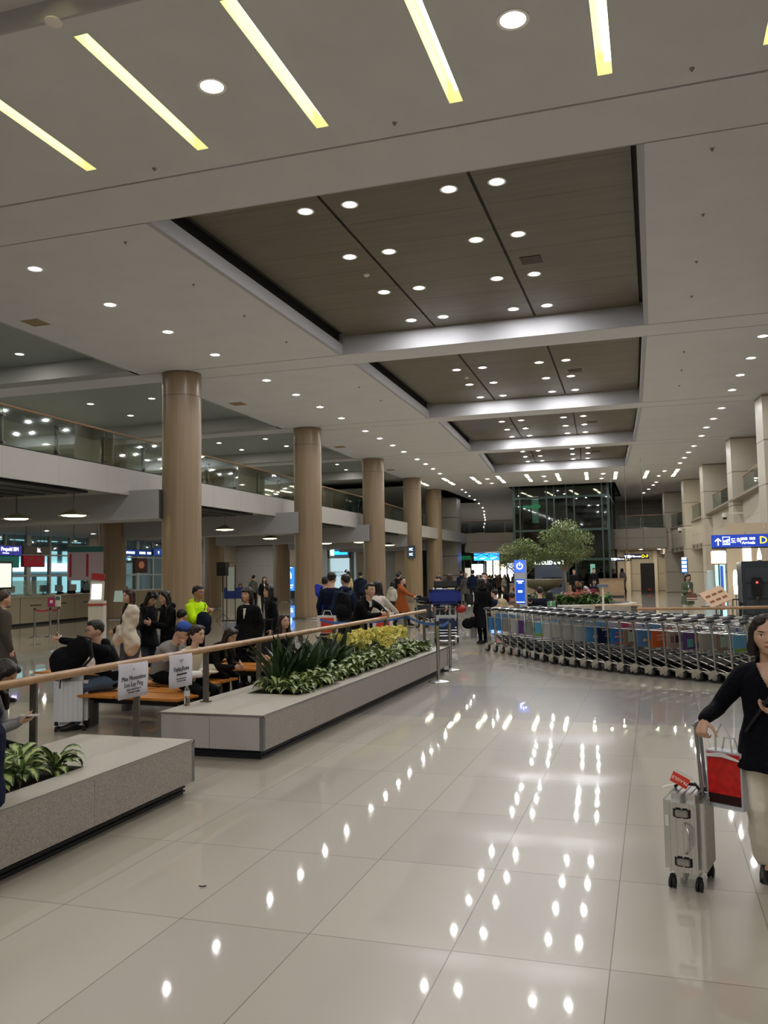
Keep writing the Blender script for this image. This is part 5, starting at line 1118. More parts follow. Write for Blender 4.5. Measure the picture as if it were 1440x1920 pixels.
def lit(name,label,cat,px0,py0,px1,py1,Y,c,em,extra=None,th=.12):
    p=aty(px0,py1,Y); q=aty(px1,py0,Y); w_=q.x-p.x; h_=q.z-p.z; t=thing(name,label,cat,((p.x+q.x)/2,Y,p.z)); b=MB(); b.box((0,th/2,h_/2),(w_+.06,th,h_+.06)); b.build('casing',mat('3a3d42',.5),t); b=MB(); b.box((0,-.004,h_/2),(w_,.01,h_)); s=b.build('screen',mat(c,.4,emit=em),t)
    if extra: extra(t,s,w_,h_)
    return t
def waves(t,s,w_,h_):
    b=MB(); ms=['9fe0ff','1a63d8','0d3fa8']
    for k,c in enumerate(ms):
        b.mi=k; n=14
        for i in range(n): x=-w_/2+w_*i/n; z=h_*(.30+.22*k)+h_*.14*math.sin(i*1.1+k*2); b.quad((x,-.012-.002*k,z),(x+w_/n,-.012-.002*k,z+h_*.1*math.cos(i*1.1+k)),(x+w_/n,-.012-.002*k,z+h_*.15),(x,-.012-.002*k,z+h_*.16))
    b.build('screen_picture',[mat(c,.4,emit=1.6) for c in ms],s)
t=lit('display_screen','wide bright blue video screen hanging under the far bridge','screen',889,1037,936,1051,73.0,'1f7ff0',2.2,waves); hang(t,-.8,.8,.6,.72)
t=lit('exit_sign','dark green sign under the far bridge beside the marble pier','sign',853,1042,882,1050,73.0,'0e5230',.5); hang(t,-.6,.6,.3,.75); b=MB(); b.box((-.72,-.02,.2),(.22,.02,.26)); b.box((-.5,-.02,.16),(.12,.02,.1)); b.build('exit_icon',mat('e8fff0',.5,emit=1.5),t)
t=lit('display_screen','flight screen with white characters hanging on the fourth round column','screen',765,1024,777,1046,53.7,'1b2436',.5)
b=MB(); b.box((0,.15,.4),(.1,.08,.1)); b.build('bracket',DSTEEL,t)
for z in (.22,.55): text('HC',.24,mat('cfe6ff',.5,emit=2.5),(0,-.03,z),(PI/2,0,0),t,sx=.75)
t=lit('display_screen','tall blue advertising screen with a bottle picture before the marble wall','screen',534,1063,552,1108,64.6,'2a6fb8',1.0)
q=MB(); q.lathe([(.18,0),(.2,.3),(.12,.5),(.05,.6),(.05,.68)],(0,0,0),16); o=q.build('screen_picture',mat('bfe0ff',.4,emit=1.3),t); o.location=(0,-.03,1.0); o.scale=(1,.08,1); q=MB(); q.box((0,-.02,.45),(.6,.01,.12)); q.box((0,-.02,.25),(.5,.01,.06)); q.box((0,-.02,1.9),(.5,.01,.05)); q.build('caption',mat('e6f2ff',.4,emit=1.3),t); q=MB(); q.box((0,.06,-t.location.z/2),(.7,.12,t.location.z)); q.build('base',mat('3a3d42',.5),t)
# medical booth
mb_=thing('medical_booth','bright white booth with a health emblem and blue lit sign between the columns','booth',(-24.2,65.0,0)); b=MB(); b.box((0,0,1.8),(1.75,.5,3.6)); b.build('back_panel',mat('a9c3cc',.5,emit=.55),mb_); b=MB(); b.box((-.95,-.2,2.0),(.14,.7,4.0)); b.box((.95,-.2,2.0),(.14,.7,4.0)); b.box((0,-.2,3.55),(2.0,.7,.7)); b.build('portal',mat('9f9f94',.5),mb_)
b=MB(); b.box((.15,-.58,3.62),(1.15,.03,.26)); b.build('lit_sign',mat('1b86ff',.5,emit=2.6),mb_); b=MB(); b.box((-.58,-.58,3.66),(.3,.03,.44)); b.build('lit_emblem',mat('c8fbf2',.5,emit=2.4),mb_)
text('MEDICAL',.24,mat('26405a',.5),(-.18,-.27,2.05),(PI/2,0,0),mb_,sx=.9); text('KOREA',.24,mat('26405a',.5),(-.02,-.27,1.8),(PI/2,0,0),mb_,sx=.9)
b=MB(); b.mi=0; b.box((.44,-.27,2.15),(.3,.02,.13),M=Matrix.Rotation(-.9,3,'Y')); b.mi=1; b.box((.6,-.27,1.98),(.4,.02,.13),M=Matrix.Rotation(-1.0,3,'Y')); b.box((.6,-.27,2.06),(.3,.02,.12)); b.build('emblem',[mat('d8455a',.5),mat('1f8f86',.5)],mb_)
# charging kiosk
p=G(976,25); pk=thing('charging_kiosk','tall narrow blue and white phone charging kiosk with a power symbol behind the trolleys','kiosk',(p.x,p.y,0),-.1)
b=MB(); b.box((0,0,1.1),(.34,.16,2.2),bev=.01); b.build('body',mat('b9bfca',.4),pk); b=MB(); b.box((0,-.085,2.02),(.32,.01,.36)); q=b.build('power_panel',mat('3c5fc2',.4,emit=.7),pk)
b=MB(); b.tube([(.085*math.sin(a),-.093,2.02+.085*math.cos(a)) for a in [.5+i*(2*PI-1)/16 for i in range(17)]],.014,6); b.tube([(0,-.093,2.03),(0,-.093,2.14)],.013,6); b.build('power_symbol',mat('ffffff',.5,emit=1.5),q)
b=MB(); b.box((0,-.085,1.28),(.27,.01,.72)); q=b.build('screen',mat('163f96',.4,emit=.8),pk);  b=MB(); b.box((0,-.093,1.28),(.12,.004,.06)); b.box((0,-.093,.97),(.24,.004,.02)); b.box((0,-.093,1.58),(.2,.004,.03)); b.box((0,-.093,1.53),(.12,.004,.03)); b.build('screen_icon',SW_,q)
b=MB()
for x in (-.1,0,.1): b.box((x,-.084,.62),(.04,.008,.03))
b.build('socket',DARK,pk)
# ================================================================== RIGHT SHOP AREA
RS=V((2.35,26,0))
def shopbox(name,label,cat,loc,parts,rz=0): return thingbox(name,label,cat,parts,loc,rz)
p=G(1425,26); shopbox('cafe_booth','dark grey cafe booth at the right edge behind the rail','booth',(3.05,25.5,0),[('body',lambda b:b.box((0,0,1.02),(1.6,1.4,2.04),bev=.02),mat('32383f',.5)),('drawer_front',lambda b:[b.box((0,-.71,.4+.42*k),(1.4,.02,.38)) for k in range(4)],mat('3b4249',.5))])
t=thing('machine','small machine with a red lit dial hanging at the dark booth','machine',(2.6,24.7,1.05)); b=MB(); b.box((0,0,.3),(.24,.18,.5),bev=.02); b.build('body',mat('1d1d20',.3),t); b=MB(); b.lathe([(.03,0),(.03,.01)],(0,0,0),14); o=b.build('dial',mat('e03a34',.5,emit=2),t); o.location=(0,-.09,.42); o.rotation_euler=(PI/2,0,0); b=MB(); b.box((0,0,.02),(.08,.08,.1)); b.cyl((0,0,-1.05),(0,0,0),.02); b.build('stand',DSTEEL,t)
p=G(1345,29); q=aty(1345,1041,28); shopbox('lit_sign','white glowing box sign with an orange rim under the blue D-F sign','sign',(1.84,27,1.95),[('sign_box',lambda b:b.box((0,.1,.22),(.42,.14,.40),bev=.03),mat('c8863e',.5)),('lit_face',lambda b:b.box((0,.02,.24),(.40,.03,.36),bev=.02),mat('fffef2',.5,emit=3)),('pole',lambda b:b.cyl((0,.1,-1.95),(0,.1,.03),.02),DSTEEL)])
t=shopbox('cone_banner','pale blue cone-shaped banner with vertical writing beside the menu stand','banner',G(1332,30).to_tuple(),[('cone',lambda b:b.lathe([(.27,0),(.12,1.75),(.10,1.8)],(0,0,0),28),mat('b9cdd0',.5))]); b=MB(); [b.box((-.07,-.20+.045*k,.8+.17*k),(.06,.02,.11)) for k in range(5)]; b.build('glyph',mat('4a5a8a',.5),t)
t=shopbox('lit_banner','glowing turquoise and white column banner behind the menu stand','banner',G(1350,31).to_tuple(),[('banner_panel',lambda b:b.box((0,0,1.0),(.34,.1,2.0)),mat('9fd6dc',.5,emit=.8)),('side_stripe',lambda b:b.box((.05,-.06,1.2),(.1,.02,1.5)),mat('3b50a8',.5,emit=.5)),('photo',lambda b:b.box((-.02,-.06,.55),(.28,.02,.4)),mat('c07848',.5,emit=.4))])
mpos=G(1340,22.5); ms_=thing('menu_stand','slanted menu board on a thin black stand behind the trolleys at the right','stand',(mpos.x,mpos.y,0)); b=MB(); b.box((0,0,1.12),(.62,.02,.56),M=Matrix.Rotation(-.75,3,'X')@Matrix.Rotation(-.5,3,'Y')); b.build('menu_board',mat('d9b99a',.5),ms_); b=MB(); b.box((0,.0,.86),(.75,.4,.02)); b.cyl((.1,0,0),(.1,0,.86),.015); b.cyl((.14,0,0),(.14,0,.86),.015); b.box((.12,0,.01),(.4,.3,.02)); b.build('stand_frame',BLACK,ms_)
b=MB(); R_=Matrix.Rotation(-.75,3,'X')@Matrix.Rotation(-.5,3,'Y')
for k,(x,z) in enumerate([(-.18,-.12),(0,-.12),(.18,-.12),(-.18,.08),(0,.08),(.18,.08)]): b.box(V((0,0,1.12))+R_@V((x,-.013,z)),(.13,.004,.07),M=R_)
b.build('menu_pictures',mat('8a5238',.5),ms_)
for i,(px,dd) in enumerate([(1380,24),(1392,24.5)]):
    p=G(px,dd); t=thing('bar_stool','black bar stool %s of the pair before the dark booth'%('left','right')[i],'stool',(p.x,p.y,0),0,'bar stools'); b=MB(); b.box((0,0,.98),(.30,.30,.03),bev=.01); b.build('seat',BLACK,t)
    for sx in (-1,1):
        for sy in (-1,1): b=MB(); b.tube([(sx*.12,sy*.12,.97),(sx*.17,sy*.17,0)],.011,6); b.build('leg',CHROME,t)
bx=G(1385,23); belt_post(bx.x,bx.y,'black belt post before the dark booth',.95,.025,BLACK,None); bx2=G(1428,23); belt_post(bx2.x,bx2.y,'black belt post at the right edge holding a notice',.95,.025,BLACK,None); belt((bx.x,bx.y,.9),(bx2.x,bx2.y,.9),'black belt before the dark booth','101012'); t=shopbox('notice_board','small white notice on the black belt at the right edge','sign',(bx2.x-.08,bx2.y-.06,.82),[('notice_panel',lambda b:b.box((0,0,.08),(.26,.01,.20)),mat('bcd0e6',.5)),('printed_text',lambda b:[b.box((-.05,-.007,.12),(.10,.003,.04)),b.box((.06,-.007,.12),(.05,.003,.06)),b.box((0,-.007,.05),(.18,.003,.01))],mat('5d7fae',.5))])
t=shopbox('table_lamp','tall bright lamp shade glowing before the beige shop wall','lamp',G(1378,28).to_tuple(),[('shade',lambda b:b.lathe([(.05,1.0),(.075,1.4),(.06,1.7),(.03,1.8)],(0,0,0),16),mat('fff6e0',.5,emit=6)),('pole',lambda b:b.cyl((0,0,0),(0,0,1.0),.02),STEEL),('base',lambda b:b.cyl((0,0,0),(0,0,.03),.15),STEEL)])
t=shopbox('wall_lamp','flame-shaped bright lamp on top of the dark booth','lamp',(2.75,25.2,2.05),[('shade',lambda b:b.lathe([(.05,0),(.06,.1),(.035,.25),(.01,.34)],(0,0,0),16),mat('fff6e0',.5,emit=6)),('base',lambda b:b.cyl((0,0,-.01),(0,0,.03),.06),STEEL)])
t=shopbox('shop_partition','beige panelled shop partition behind the right rail','partition',(3.6,31.5,0),[('panel',lambda b:[b.box((-.9+.62*k,0,1.7),(.58,.08,3.4)) for k in range(4)],mat('d1c2a8',.5)),('lit_panel',lambda b:b.box((-.55,-.05,2.0),(.26,.02,1.8)),mat('fff4dc',.5,emit=1.3))])
# security cameras
for i,(px,py,Y) in enumerate([(1359,968,37.5),(1275,994,49.5)]):
    p=aty(px,py,Y); t=thing('security_camera','white dome security camera on the right wall, %s one'%('nearer','farther')[i],'camera',p,0,'dome cameras'); b=MB(); b.lathe([(.10,.14),(.12,.0),(.10,-.05)],(0,0,0),18); b.build('housing',mat('dcd9d0',.4),t,True); b=MB(); b.ell((0,0,-.06),(.085,.085,.08)); b.build('dome',mat('1c1c1e',.2),t,True); b=MB(); b.box((.35,.0,.12),(.75,.05,.05)); b.build('arm',mat('dcd9d0',.4),t)
t=lit('display_screen','tall lit sign with stacked characters on the right wall pier','screen',1278,1048,1288,1074,46,'2a5fae',.6)
for k in range(4): b=MB(); b.box((0,-.02,.12+.2*k),(.22,.01,.12)); b.build('glyph',SW_,t)
t=shopbox('service_machine','dark ticket machine standing before the far beige wall','machine',tuple(G(1214,70)),[('body',lambda b:b.box((0,0,1.2),(1.1,.6,2.4)),mat('33302c',.5)),('red_lamp',lambda b:b.box((.1,-.31,.25),(.25,.02,.2)),mat('c23a2c',.5))])
# benches and sign by the island
bx=thing('bench','wooden bench with dark frame right of the planter island','bench',(-1.5,35.6,0)); b=MB(); b.box((0,0,.45),(2.0,.45,.06)); b.build('seat',wood('b39a78'),bx)
for s in (-1,1): b=MB(); b.box((s*.7,0,.21),(.25,.35,.42)); b.build('leg',mat('55524c',.6),bx)
t=shopbox('sign_post','slim white sign post with a small blue-grey head right of the planter island','sign',(-1.9,33.8,0),[('post',lambda b:b.box((0,0,.62),(.07,.05,1.24)),mat('cfcabb',.5)),('sign_head',lambda b:b.box((0,0,1.27),(.42,.2,.1)),mat('59677a',.5)),('base',lambda b:b.box((0,0,.02),(.4,.3,.04)),mat('b9b4a6',.5))])
for i,(px,dd) in enumerate([(938,24.2),(1005,25.6)]):
    p=G(px,dd); b_=thing('bench','long wooden bench %s the charging kiosk'%('left of','right of')[i],'bench',(p.x,p.y,0),.05,'benches behind the trolleys'); b=MB(); b.box((0,0,.43),(2.2,.5,.05)); b.build('seat',wood('b08a50'),b_)
    for s in (-1,1): b=MB(); b.cyl((s*.8,0,0),(s*.8,0,.41),.09); b.build('leg',GREYP,b_)
# ================================================================== LEFT: COUNTERS, SIGNS
CB=mat('b5aa95',.45); CT=mat('d8d4ca',.4)
def counter(label,y0,y1,x=-25.0,dx=0):
    L=y1-y0; t=thing('service_counter',label,'counter',(x,(y0+y1)/2,0),dx,'service counters'); b=MB(); n=max(1,round(L/2.1))
    for k in range(n): ya=-L/2+L*k/n+.02; yb=-L/2+L*(k+1)/n-.02; b.span((-.7,ya,.1),(.0,yb,1.15))
    b.build('body',CB,t); b=MB(); b.span((-.65,-L/2,0),(-.04,L/2,.1)); b.build('kick',DARK,t); b=MB(); b.span((-.75,-L/2,1.15),(.05,L/2,1.2)); b.build('counter_top',CT,t)
    b=MB()
    for k in range(n): yc=-L/2+L*(k+.5)/n; b.span((0,yc-.35,.78),(.01,yc+.35,.83))
    b.build('slot',mat('4a453e',.5),t); return t
counter('cream service counter on the left, nearer part',24.5,30.3,-24.3,.06); counter('cream service counter on the left, farther part beside the self-service kiosk',30.6,34.6,-25.0,.06); counter('cream service counter behind the first round column',39,46,-27.5,.0)
counter('cream counter under the marble wall with blue panel',55,60,-27.0,0)
for i in range(9):
    y=25.2+1.05*i; t=thing('computer_monitor','%s grey monitor on the left counters, counted from the left'%ORD[i],'monitor',(-24.75-.06*(y-27),y,1.2),0,'monitors on the left counters'); b=MB(); b.box((0,0,.28),(.03,.46,.28)); b.build('screen_panel',mat(('9fb0bb','cfd3d6','7e97a8')[i%3],.3),t); b=MB(); b.box((-.02,0,.07),(.03,.04,.14)); b.box((-.02,0,.008),(.14,.2,.016)); b.build('stand',DARK,t)
# acrylic screens
t=thingbox('acrylic_screen','clear acrylic screen standing on the nearer left counter','screen',[('panel',lambda b:[b.span((0,-2.6+1.3*k,0),(.01,-1.4+1.3*k,.62)) for k in range(4)],GLASS),('foot',lambda b:[b.span((-.06,-2.55+1.3*k,0),(.06,-2.5+1.3*k,.02)) for k in range(4)],STEEL)],(-24.2,27.4,1.2))
def faceX(name,label,cat,px0,py0,px1,py1,X,body,c,em,fn=None,th=.15):
    p=atx_(px0,py1,X); q=atx_(px1,py0,X); y0_,y1_=p.y,q.y; z0_=p.z; z1_=atx_(px0,py0,X).z; L=y1_-y0_; h_=z1_-z0_
    t=thing(name,label,cat,(X,(y0_+y1_)/2,z0_)); b=MB(); b.box((-th/2,0,h_/2),(th,L,h_)); b.build('casing',mat(body,.5),t); b=MB(); b.box((.006,0,h_/2),(.01,L*.96,h_*.9)); s=b.build('sign_face',mat(c,.5,emit=em),t)
    if fn: fn(t,s,L,h_)
    b=MB(); b.cyl((-th/2,-L*.35,h_),(-th/2,-L*.35,4.47-z0_),.015); b.cyl((-th/2,L*.35,h_),(-th/2,L*.35,4.47-z0_),.015); b.build('hanger_rod',DSTEEL,t); return t
def atx_(px,py,X): d=ray(px,py); return EYE+d*(X/d.x)
RX=(PI/2,0,PI/2)
faceX('shop_sign','violet lit sign with white Wi-Fi and prepaid card lettering at the left edge','sign',-40,1020,42,1041,-26.5,'6a6672','3a3a8a',.5,lambda t,s,L,h:(text('Wi-Fi \u2022 Prepaid SIM',h*.5,mat('e6e0ff',.5,emit=3),(.015,L*.06,h*.62),RX,s,sx=.95),text('Wi-Fi Rental',h*.16,mat('e6e0ff',.5,emit=2),(.015,L*.1,h*.25),RX,s)))
faceX('shop_sign','grey sign box with small white characters right of the violet sign','sign',44,1023,92,1039,-26.5,'7a766c','7a766c',.05,lambda t,s,L,h:text('ki.',h*.75,mat('f6eaff',.5,emit=3),(.015,L*.1,h*.5),RX,s))
faceX('shop_sign','teal hanging sign with rental lettering above the left counter','sign',-30,1041,36,1064,-26.3,'2e7d72','2f7f74',.15,lambda t,s,L,h:(text('WiFi Rental',h*.4,mat('9fb8b2',.5),(.015,L*.12,h*.62),RX,s),))
faceX('shop_sign','red hanging sign with card lettering above the left counter','sign',44,1041,84,1063,-26.3,'9c2630','a02833',.15,lambda t,s,L,h:(text('SIM \u00b7 eSIM',h*.42,mat('d69a90',.5),(.015,0,h*.62),RX,s),))
faceX('shop_sign','blue and black lit airline counter sign between two columns','sign',226,1029,284,1042,-29,'1a1d24','16306a',.4,lambda t,s,L,h:(text('\u25c6',h*.5,mat('dfe9ff',.5,emit=2.5),(.015,-L*.42,h*.5),RX,s),(lambda b:([b.box((.012,L*q,h*.5),(.01,L*.05,h*.3)) for q in (-.3,-.23,-.16,-.09,.12,.19,.26,.38,.45)],b.build('glyph',mat('e6ecff',.5,emit=2.5),s)))(MB())))
faceX('shop_sign','small blue lit sign with a bird mark beside the first column','sign',288,1028,306,1042,-29,'16306a','1a3a80',.5,lambda t,s,L,h:text('v',h*.8,mat('ffffff',.5,emit=2.5),(.015,0,h*.5),RX,s))
faceX('poster','dark framed portrait poster hanging between two columns','poster',253,1047,277,1074,-29,'1c1512','3a1f16',.15,lambda t,s,L,h:(lambda b:(b.ell((.01,0,h*.55),(.01,L*.22,h*.26)),b.build('portrait',mat('b5765a',.5,emit=.1),s,True)))(MB()))
t=thing('display_screen','white notice screen in black frame at the left edge','screen',(-19.2,20.6,2.0)); p=atx_(2,1085,-19.2); t.location=(p.x,p.y,p.z-.3); b=MB(); b.box((0,0,.4),(.06,.9,.85)); b.build('casing',BLACK,t); b=MB(); b.box((.035,0,.4),(.01,.78,.74)); b.build('screen',mat('cfd8d2',.4,emit=.5),t); b=MB(); b.cyl((0,0,0),(0,0,-p.z+.3),.03); b.build('pole',BLACK,t)
kp=G(183,29); k=thing('self_service_kiosk','white self-service kiosk with a lit screen and red top beside the left column','kiosk',(kp.x,kp.y,0),face(183,29,10)+PI); k.rotation_euler=(0,0,.35)
b=MB(); b.box((0,0,.55),(.5,.4,1.1)); b.box((0,-.05,1.4),(.46,.12,.75),M=Matrix.Rotation(-.15,3,'X'),bev=.02); b.build('body',mat('cfccc6',.4),k); b=MB(); b.box((0,-.118,1.42),(.32,.02,.5),M=Matrix.Rotation(-.15,3,'X')); b.build('screen',mat('d6eefc',.4,emit=1.6),k); b=MB(); b.box((.02,0,1.92),(.42,.08,.22),M=Matrix.Rotation(.1,3,'Y')); b.build('red_header',mat('b02a30',.5),k); b=MB(); b.box((0,-.03,.98),(.52,.44,.06)); b.build('red_band',mat('a82a30',.5),k)
for i,(px,dd) in enumerate([(66,27.5),(95,27.8),(110,28)]):
    p=G(px,dd); belt_post(p.x,p.y,'steel belt post with red belt before the left counter, %s of three'%ORD[i],.95,.03,STEEL,'belt posts before the left counter')
a,c=G(66,27.5),G(95,27.8); belt((a.x,a.y,.88),(c.x,c.y,.88),'red belt before the left counter, left span','a02030'); a=G(110,28); belt((c.x,c.y,.88),(a.x,a.y,.88),'red belt before the left counter, right span','a02030')
p=G(97,27.6); thingbox('notice_board','small magenta notice on a post before the left counter','sign',[('notice_panel',lambda b:b.box((0,0,1.12),(.24,.02,.30)),mat('8d2a62',.5)),('emblem',lambda b:b.box((0,-.012,1.14),(.1,.004,.1)),mat('e6c9dc',.5)),('holder',lambda b:b.cyl((0,0,.9),(0,0,1.0),.01),STEEL)],tuple(p),.3)
p=G(109,27.8); thingbox('notice_board','small white and green notice right of the magenta one','sign',[('notice_panel',lambda b:b.box((0,0,1.15),(.2,.02,.36)),mat('c9cfc9',.5)),('emblem',lambda b:b.box((0,-.012,1.24),(.14,.004,.12)),mat('3f6a72',.5)),('holder',lambda b:b.cyl((0,0,.9),(0,0,1.0),.01),STEEL)],tuple(p),.3)
p=G(160,37); thingbox('price_board','white board with red price rows hanging before the left windows','sign',[('panel',lambda b:b.box((0,0,2.55),(1.5,.03,1.5)),mat('c9b8c4',.5)),('header',lambda b:b.box((0,-.02,3.15),(1.5,.01,.25)),mat('35736e',.5)),('price_rows',lambda b:[b.box((-.62+.7*j,-.02,2.45),(.1,.01,1.0)) for j in range(2)],mat('b23a4a',.5)),('hanger_rod',lambda b:[b.cyl((-.5,0,3.3),(-.5,0,4.47),.012),b.cyl((.5,0,3.3),(.5,0,4.47),.012)],DSTEEL)],(p.x,p.y,0),.5)
p=G(228,24); thingbox('lectern','small white sign lectern beside the second left column','stand',[('board',lambda b:b.box((0,0,1.35),(.42,.03,.32),M=Matrix.Rotation(-.3,3,'X')),mat('bcd6cc',.5)),('post',lambda b:b.cyl((0,0,0),(0,0,1.25),.02),STEEL),('base',lambda b:b.box((0,0,.01),(.4,.3,.02)),STEEL)],tuple(p),.2)
p=G(418,36); sp_=thingbox('loudspeaker','black loudspeaker box on a stand between the columns','speaker',[('speaker_box',lambda b:b.box((0,0,2.18),(.42,.36,.58),bev=.01),mat('141412',.6)),('speaker_grille',lambda b:b.box((0,-.185,2.08),(.34,.01,.32)),mat('0b0b0b',.8)),('pole',lambda b:b.cyl((0,0,0),(0,0,1.9),.022),BLACK),('leg',lambda b:[b.tube([(0,0,.3),(.35*math.cos(a),.35*math.sin(a),0)],.012,6) for a in (0,2.1,4.2)],BLACK)],tuple(p))
p=G(433,36); thingbox('framed_notice','black framed hanging notice beside the loudspeaker','sign',[('frame',lambda b:[b.tube([(-.2,0,0),(-.2,0,2.35),(.2,0,2.35),(.2,0,0)],.02,6)],BLACK),('notice_panel',lambda b:b.box((0,0,1.75),(.32,.02,1.0)),mat('a9b7b9',.4)),('base',lambda b:b.box((0,0,.015),(.6,.5,.03)),BLACK)],(p.x,p.y,0))
p=G(455,47); thingbox('service_counter','white service desk with a blue front panel before the marble wall','counter',[('body',lambda b:b.box((0,0,.5),(2.2,.7,1.0)),mat('c9c7bd',.5)),('blue_panel',lambda b:b.box((0,-.36,.95),(1.9,.03,.6)),mat('2b4190',.5))],(p.x,p.y,0))
# shops glowing at the end of the concourse
for i,(px,dd,w_,h_,c,em,z) in enumerate([(925,92,1.5,2.6,'fff3d0',2.6,.6),(897,95,1.6,1.2,'cfe6ff',1.3,1.6),(909,97,1.0,1.2,'ff9a7a',.7,1.2),(948,100,1.4,2.0,'fff6dc',1.6,.8),(958,90,.8,1.6,'dfe8ff',1.4,1.2),(884,96,1.6,2.0,'e9dcc2',.3,.4),(936,110,2.0,1.4,'bcd0ff',.8,1.5),(916,84,.9,.3,'eef4ff',1.8,3.0)]):
    p=G(px,dd); thingbox('lit_shop','glowing shop front under the far bridge, %s of eight from the nearest blue screen'%ORD[i],'shop',[('lit_window',lambda b:b.box((0,0,z+h_/2),(w_,.1,h_)),mat(c,.5,emit=em)),('frame',lambda b:[b.box((-w_/2,-.06,1.8),(.12,.1,3.6)),b.box((w_/2,-.06,1.8),(.12,.1,3.6)),b.box((0,-.06,3.5),(w_,.1,.3))],mat('4a463f',.5))],(p.x,p.y,0))
# small dropped scrap on the floor
p=atz(379,1661,.004); b=MB(); b.tube([(-.02,0,0),(-.008,-.012,.002),(.01,-.01,.002),(.02,.004,0),(.016,.014,0)],.0035,5); o=b.build('floor_scrap',mat('181820',.6),None,True); o.location=p; tag(o,'tiny curved dark scrap lying on the pale floor in front of the planters','scrap')
# ================================================================== THE PEOPLE
def PP(label,px,dep,deg,top=None,**k):
    """stand someone at picture column px, dep metres away, turned deg from facing the viewpoint; top = picture row of the crown"""
    p=G(px,dep); rz=face(px,dep,deg)
    if top is not None and k.get('pose')!='sit': k['h']=HT(px,top,dep)*k.pop('hs',1.0)
    c,s=math.cos(rz),math.sin(rz); hs=k.get('hands')
    if k.pop('world',False): k['hands']=tuple(None if q is None else ((q[0]-p.x)*c+(q[1]-p.y)*s,-(q[0]-p.x)*s+(q[1]-p.y)*c,q[2]) for q in hs)
    if 'outfit' in k: k['top']=k.pop('outfit')
    return person(label,p,rz,**k)
# --- the woman on the right
hero=PP('woman in navy sweater and cream wide trousers rolling the silver suitcase at the right edge',1433,5.04,-4,top=1134,pose='walk',det=0,outfit=('sweater','070912'),top_len=.07,bottom=('wide','f0e9da'),shoes='0d0d0e',hair=('lob','1b1310'),
   hands=((.60,4.92,1.06),(.245,5.36,.975)),world=True,hyaw=.10,hpitch=-.02,wide=1.06,curl=(.6,1.2),hdir=((.95,.25,.1),(.15,.45,-.85)),palm=((0,.1,1),(-.3,-.6,-.5)),elb=((-.7,-.7,-.5),(.35,-1,-.55)),inner=None,acc=(('strap',0),('vneck',0)),fold=.007,skin='c29a82')
ph=thing('mobile_phone','dark phone held by the woman in the navy sweater','phone',(hero[1]['wr'][0]+V((-.03,-.05,.045))),.5); b=MB(); b.box((0,0,0),(.14,.07,.012),M=Matrix.Rotation(.3,3,'Y'),bev=.003); b.build('phone_body',BLACK,ph)
# --- seated by the rail
PP('person in dark navy coat sitting on the near planter, cut off by the left edge',-34,5.2,-100,pose='sit',h=1.7,det=1,outfit=('puffer','12183a'),hair=('short','14100e'),bottom=('trousers','101114'),seat=.45)
girl=PP('girl with glasses and long dark hair in a grey sweater looking at her phone',-52,6.9,62,pose='sit',h=1.62,det=1,outfit=('sweater','86868a'),hair=('long','150f0d'),bottom=('trousers','0f0f12'),hyaw=.05,hpitch=.62,lean=.12,bend=.25,hands=((-.04,.40,.72),(.06,.43,.72)),curl=(.5,.3),palm=((.4,0,1),(-.4,0,1)),acc=(('glasses','40332c'),))
PP('man in black with glasses sitting with an arm on the suitcase handle, facing left',212,10.9,-78,pose='sit',fem=False,h=1.78,det=1,outfit=('hood','0c0e14'),hair=('crop','26211e'),bottom=('jeans','46566a'),hyaw=-.05,hpitch=.05,lean=.1,bend=.22,hands=((.02,.62,1.10),(.12,.34,.72)),elb=((-.8,.2,.4),None),acc=(('glasses','4a3c34'),))
PP('young man in a blue beanie and grey sweatshirt looking down at his phone',300,11.5,58,pose='sit',fem=False,h=1.74,det=1,outfit=('sweater','8b8b89'),hair=('short','15110f'),bottom=('trousers','0f1013'),hpitch=.55,lean=.15,bend=.35,hands=((-.02,.36,.93),(.05,.37,.95)),elb=((-.6,-.5,-.9),(.6,-.5,-.9)),curl=(.9,.9),palm=((.6,0,.8),(-.6,0,.8)),acc=(('beanie','3f5fb4','1c2a5a'),))
PP('woman in a cream vest over white sleeves with tied brown hair sitting by the rail',352,10.75,38,pose='sit',h=1.62,det=1,outfit=('vest','cfc4a8'),hair=('pony','2a1c16'),bottom=('trousers','0e0f12'),hyaw=.25,hpitch=.02,lean=.08,bend=.2,hands=((-.02,.30,.66),(.05,.30,.66)),skin='d0a892')
PP('person in black with short dark hair seen from behind, beyond the blue beanie',335,14.6,160,pose='sit',fem=False,h=1.7,det=2,outfit=('sweater','0c0d12'),hair=('short','0f0d0c'),hpitch=.2,bend=.2)
PP('person in a black jacket holding a beige cap, sitting beyond the cream vest',392,12.2,50,pose='sit',h=1.6,det=2,outfit=('hood','141212'),hair=('long','2b1f1a'),bottom=('trousers','101013'),hpitch=.4,lean=.3,bend=.4,hands=((.02,.55,.62),(.12,.55,.60)))
PP('woman in a navy jacket with long dark hair looking down at her hands',438,14.7,40,pose='sit',h=1.64,det=1,outfit=('hood','172548'),hair=('long','15100e'),bottom=('trousers','0f0f12'),hpitch=.6,lean=.15,bend=.3,hands=((0,.38,.72),(.1,.38,.72)))
PP('woman with long curly brown hair in a dark coat sitting by the rail',524,13.3,28,pose='sit',h=1.6,det=1,outfit=('hood','1a1b1f'),hair=('curly','2d1d17'),bottom=('trousers','121215'),hyaw=.15,hpitch=-.12,lean=.1,bend=.1)
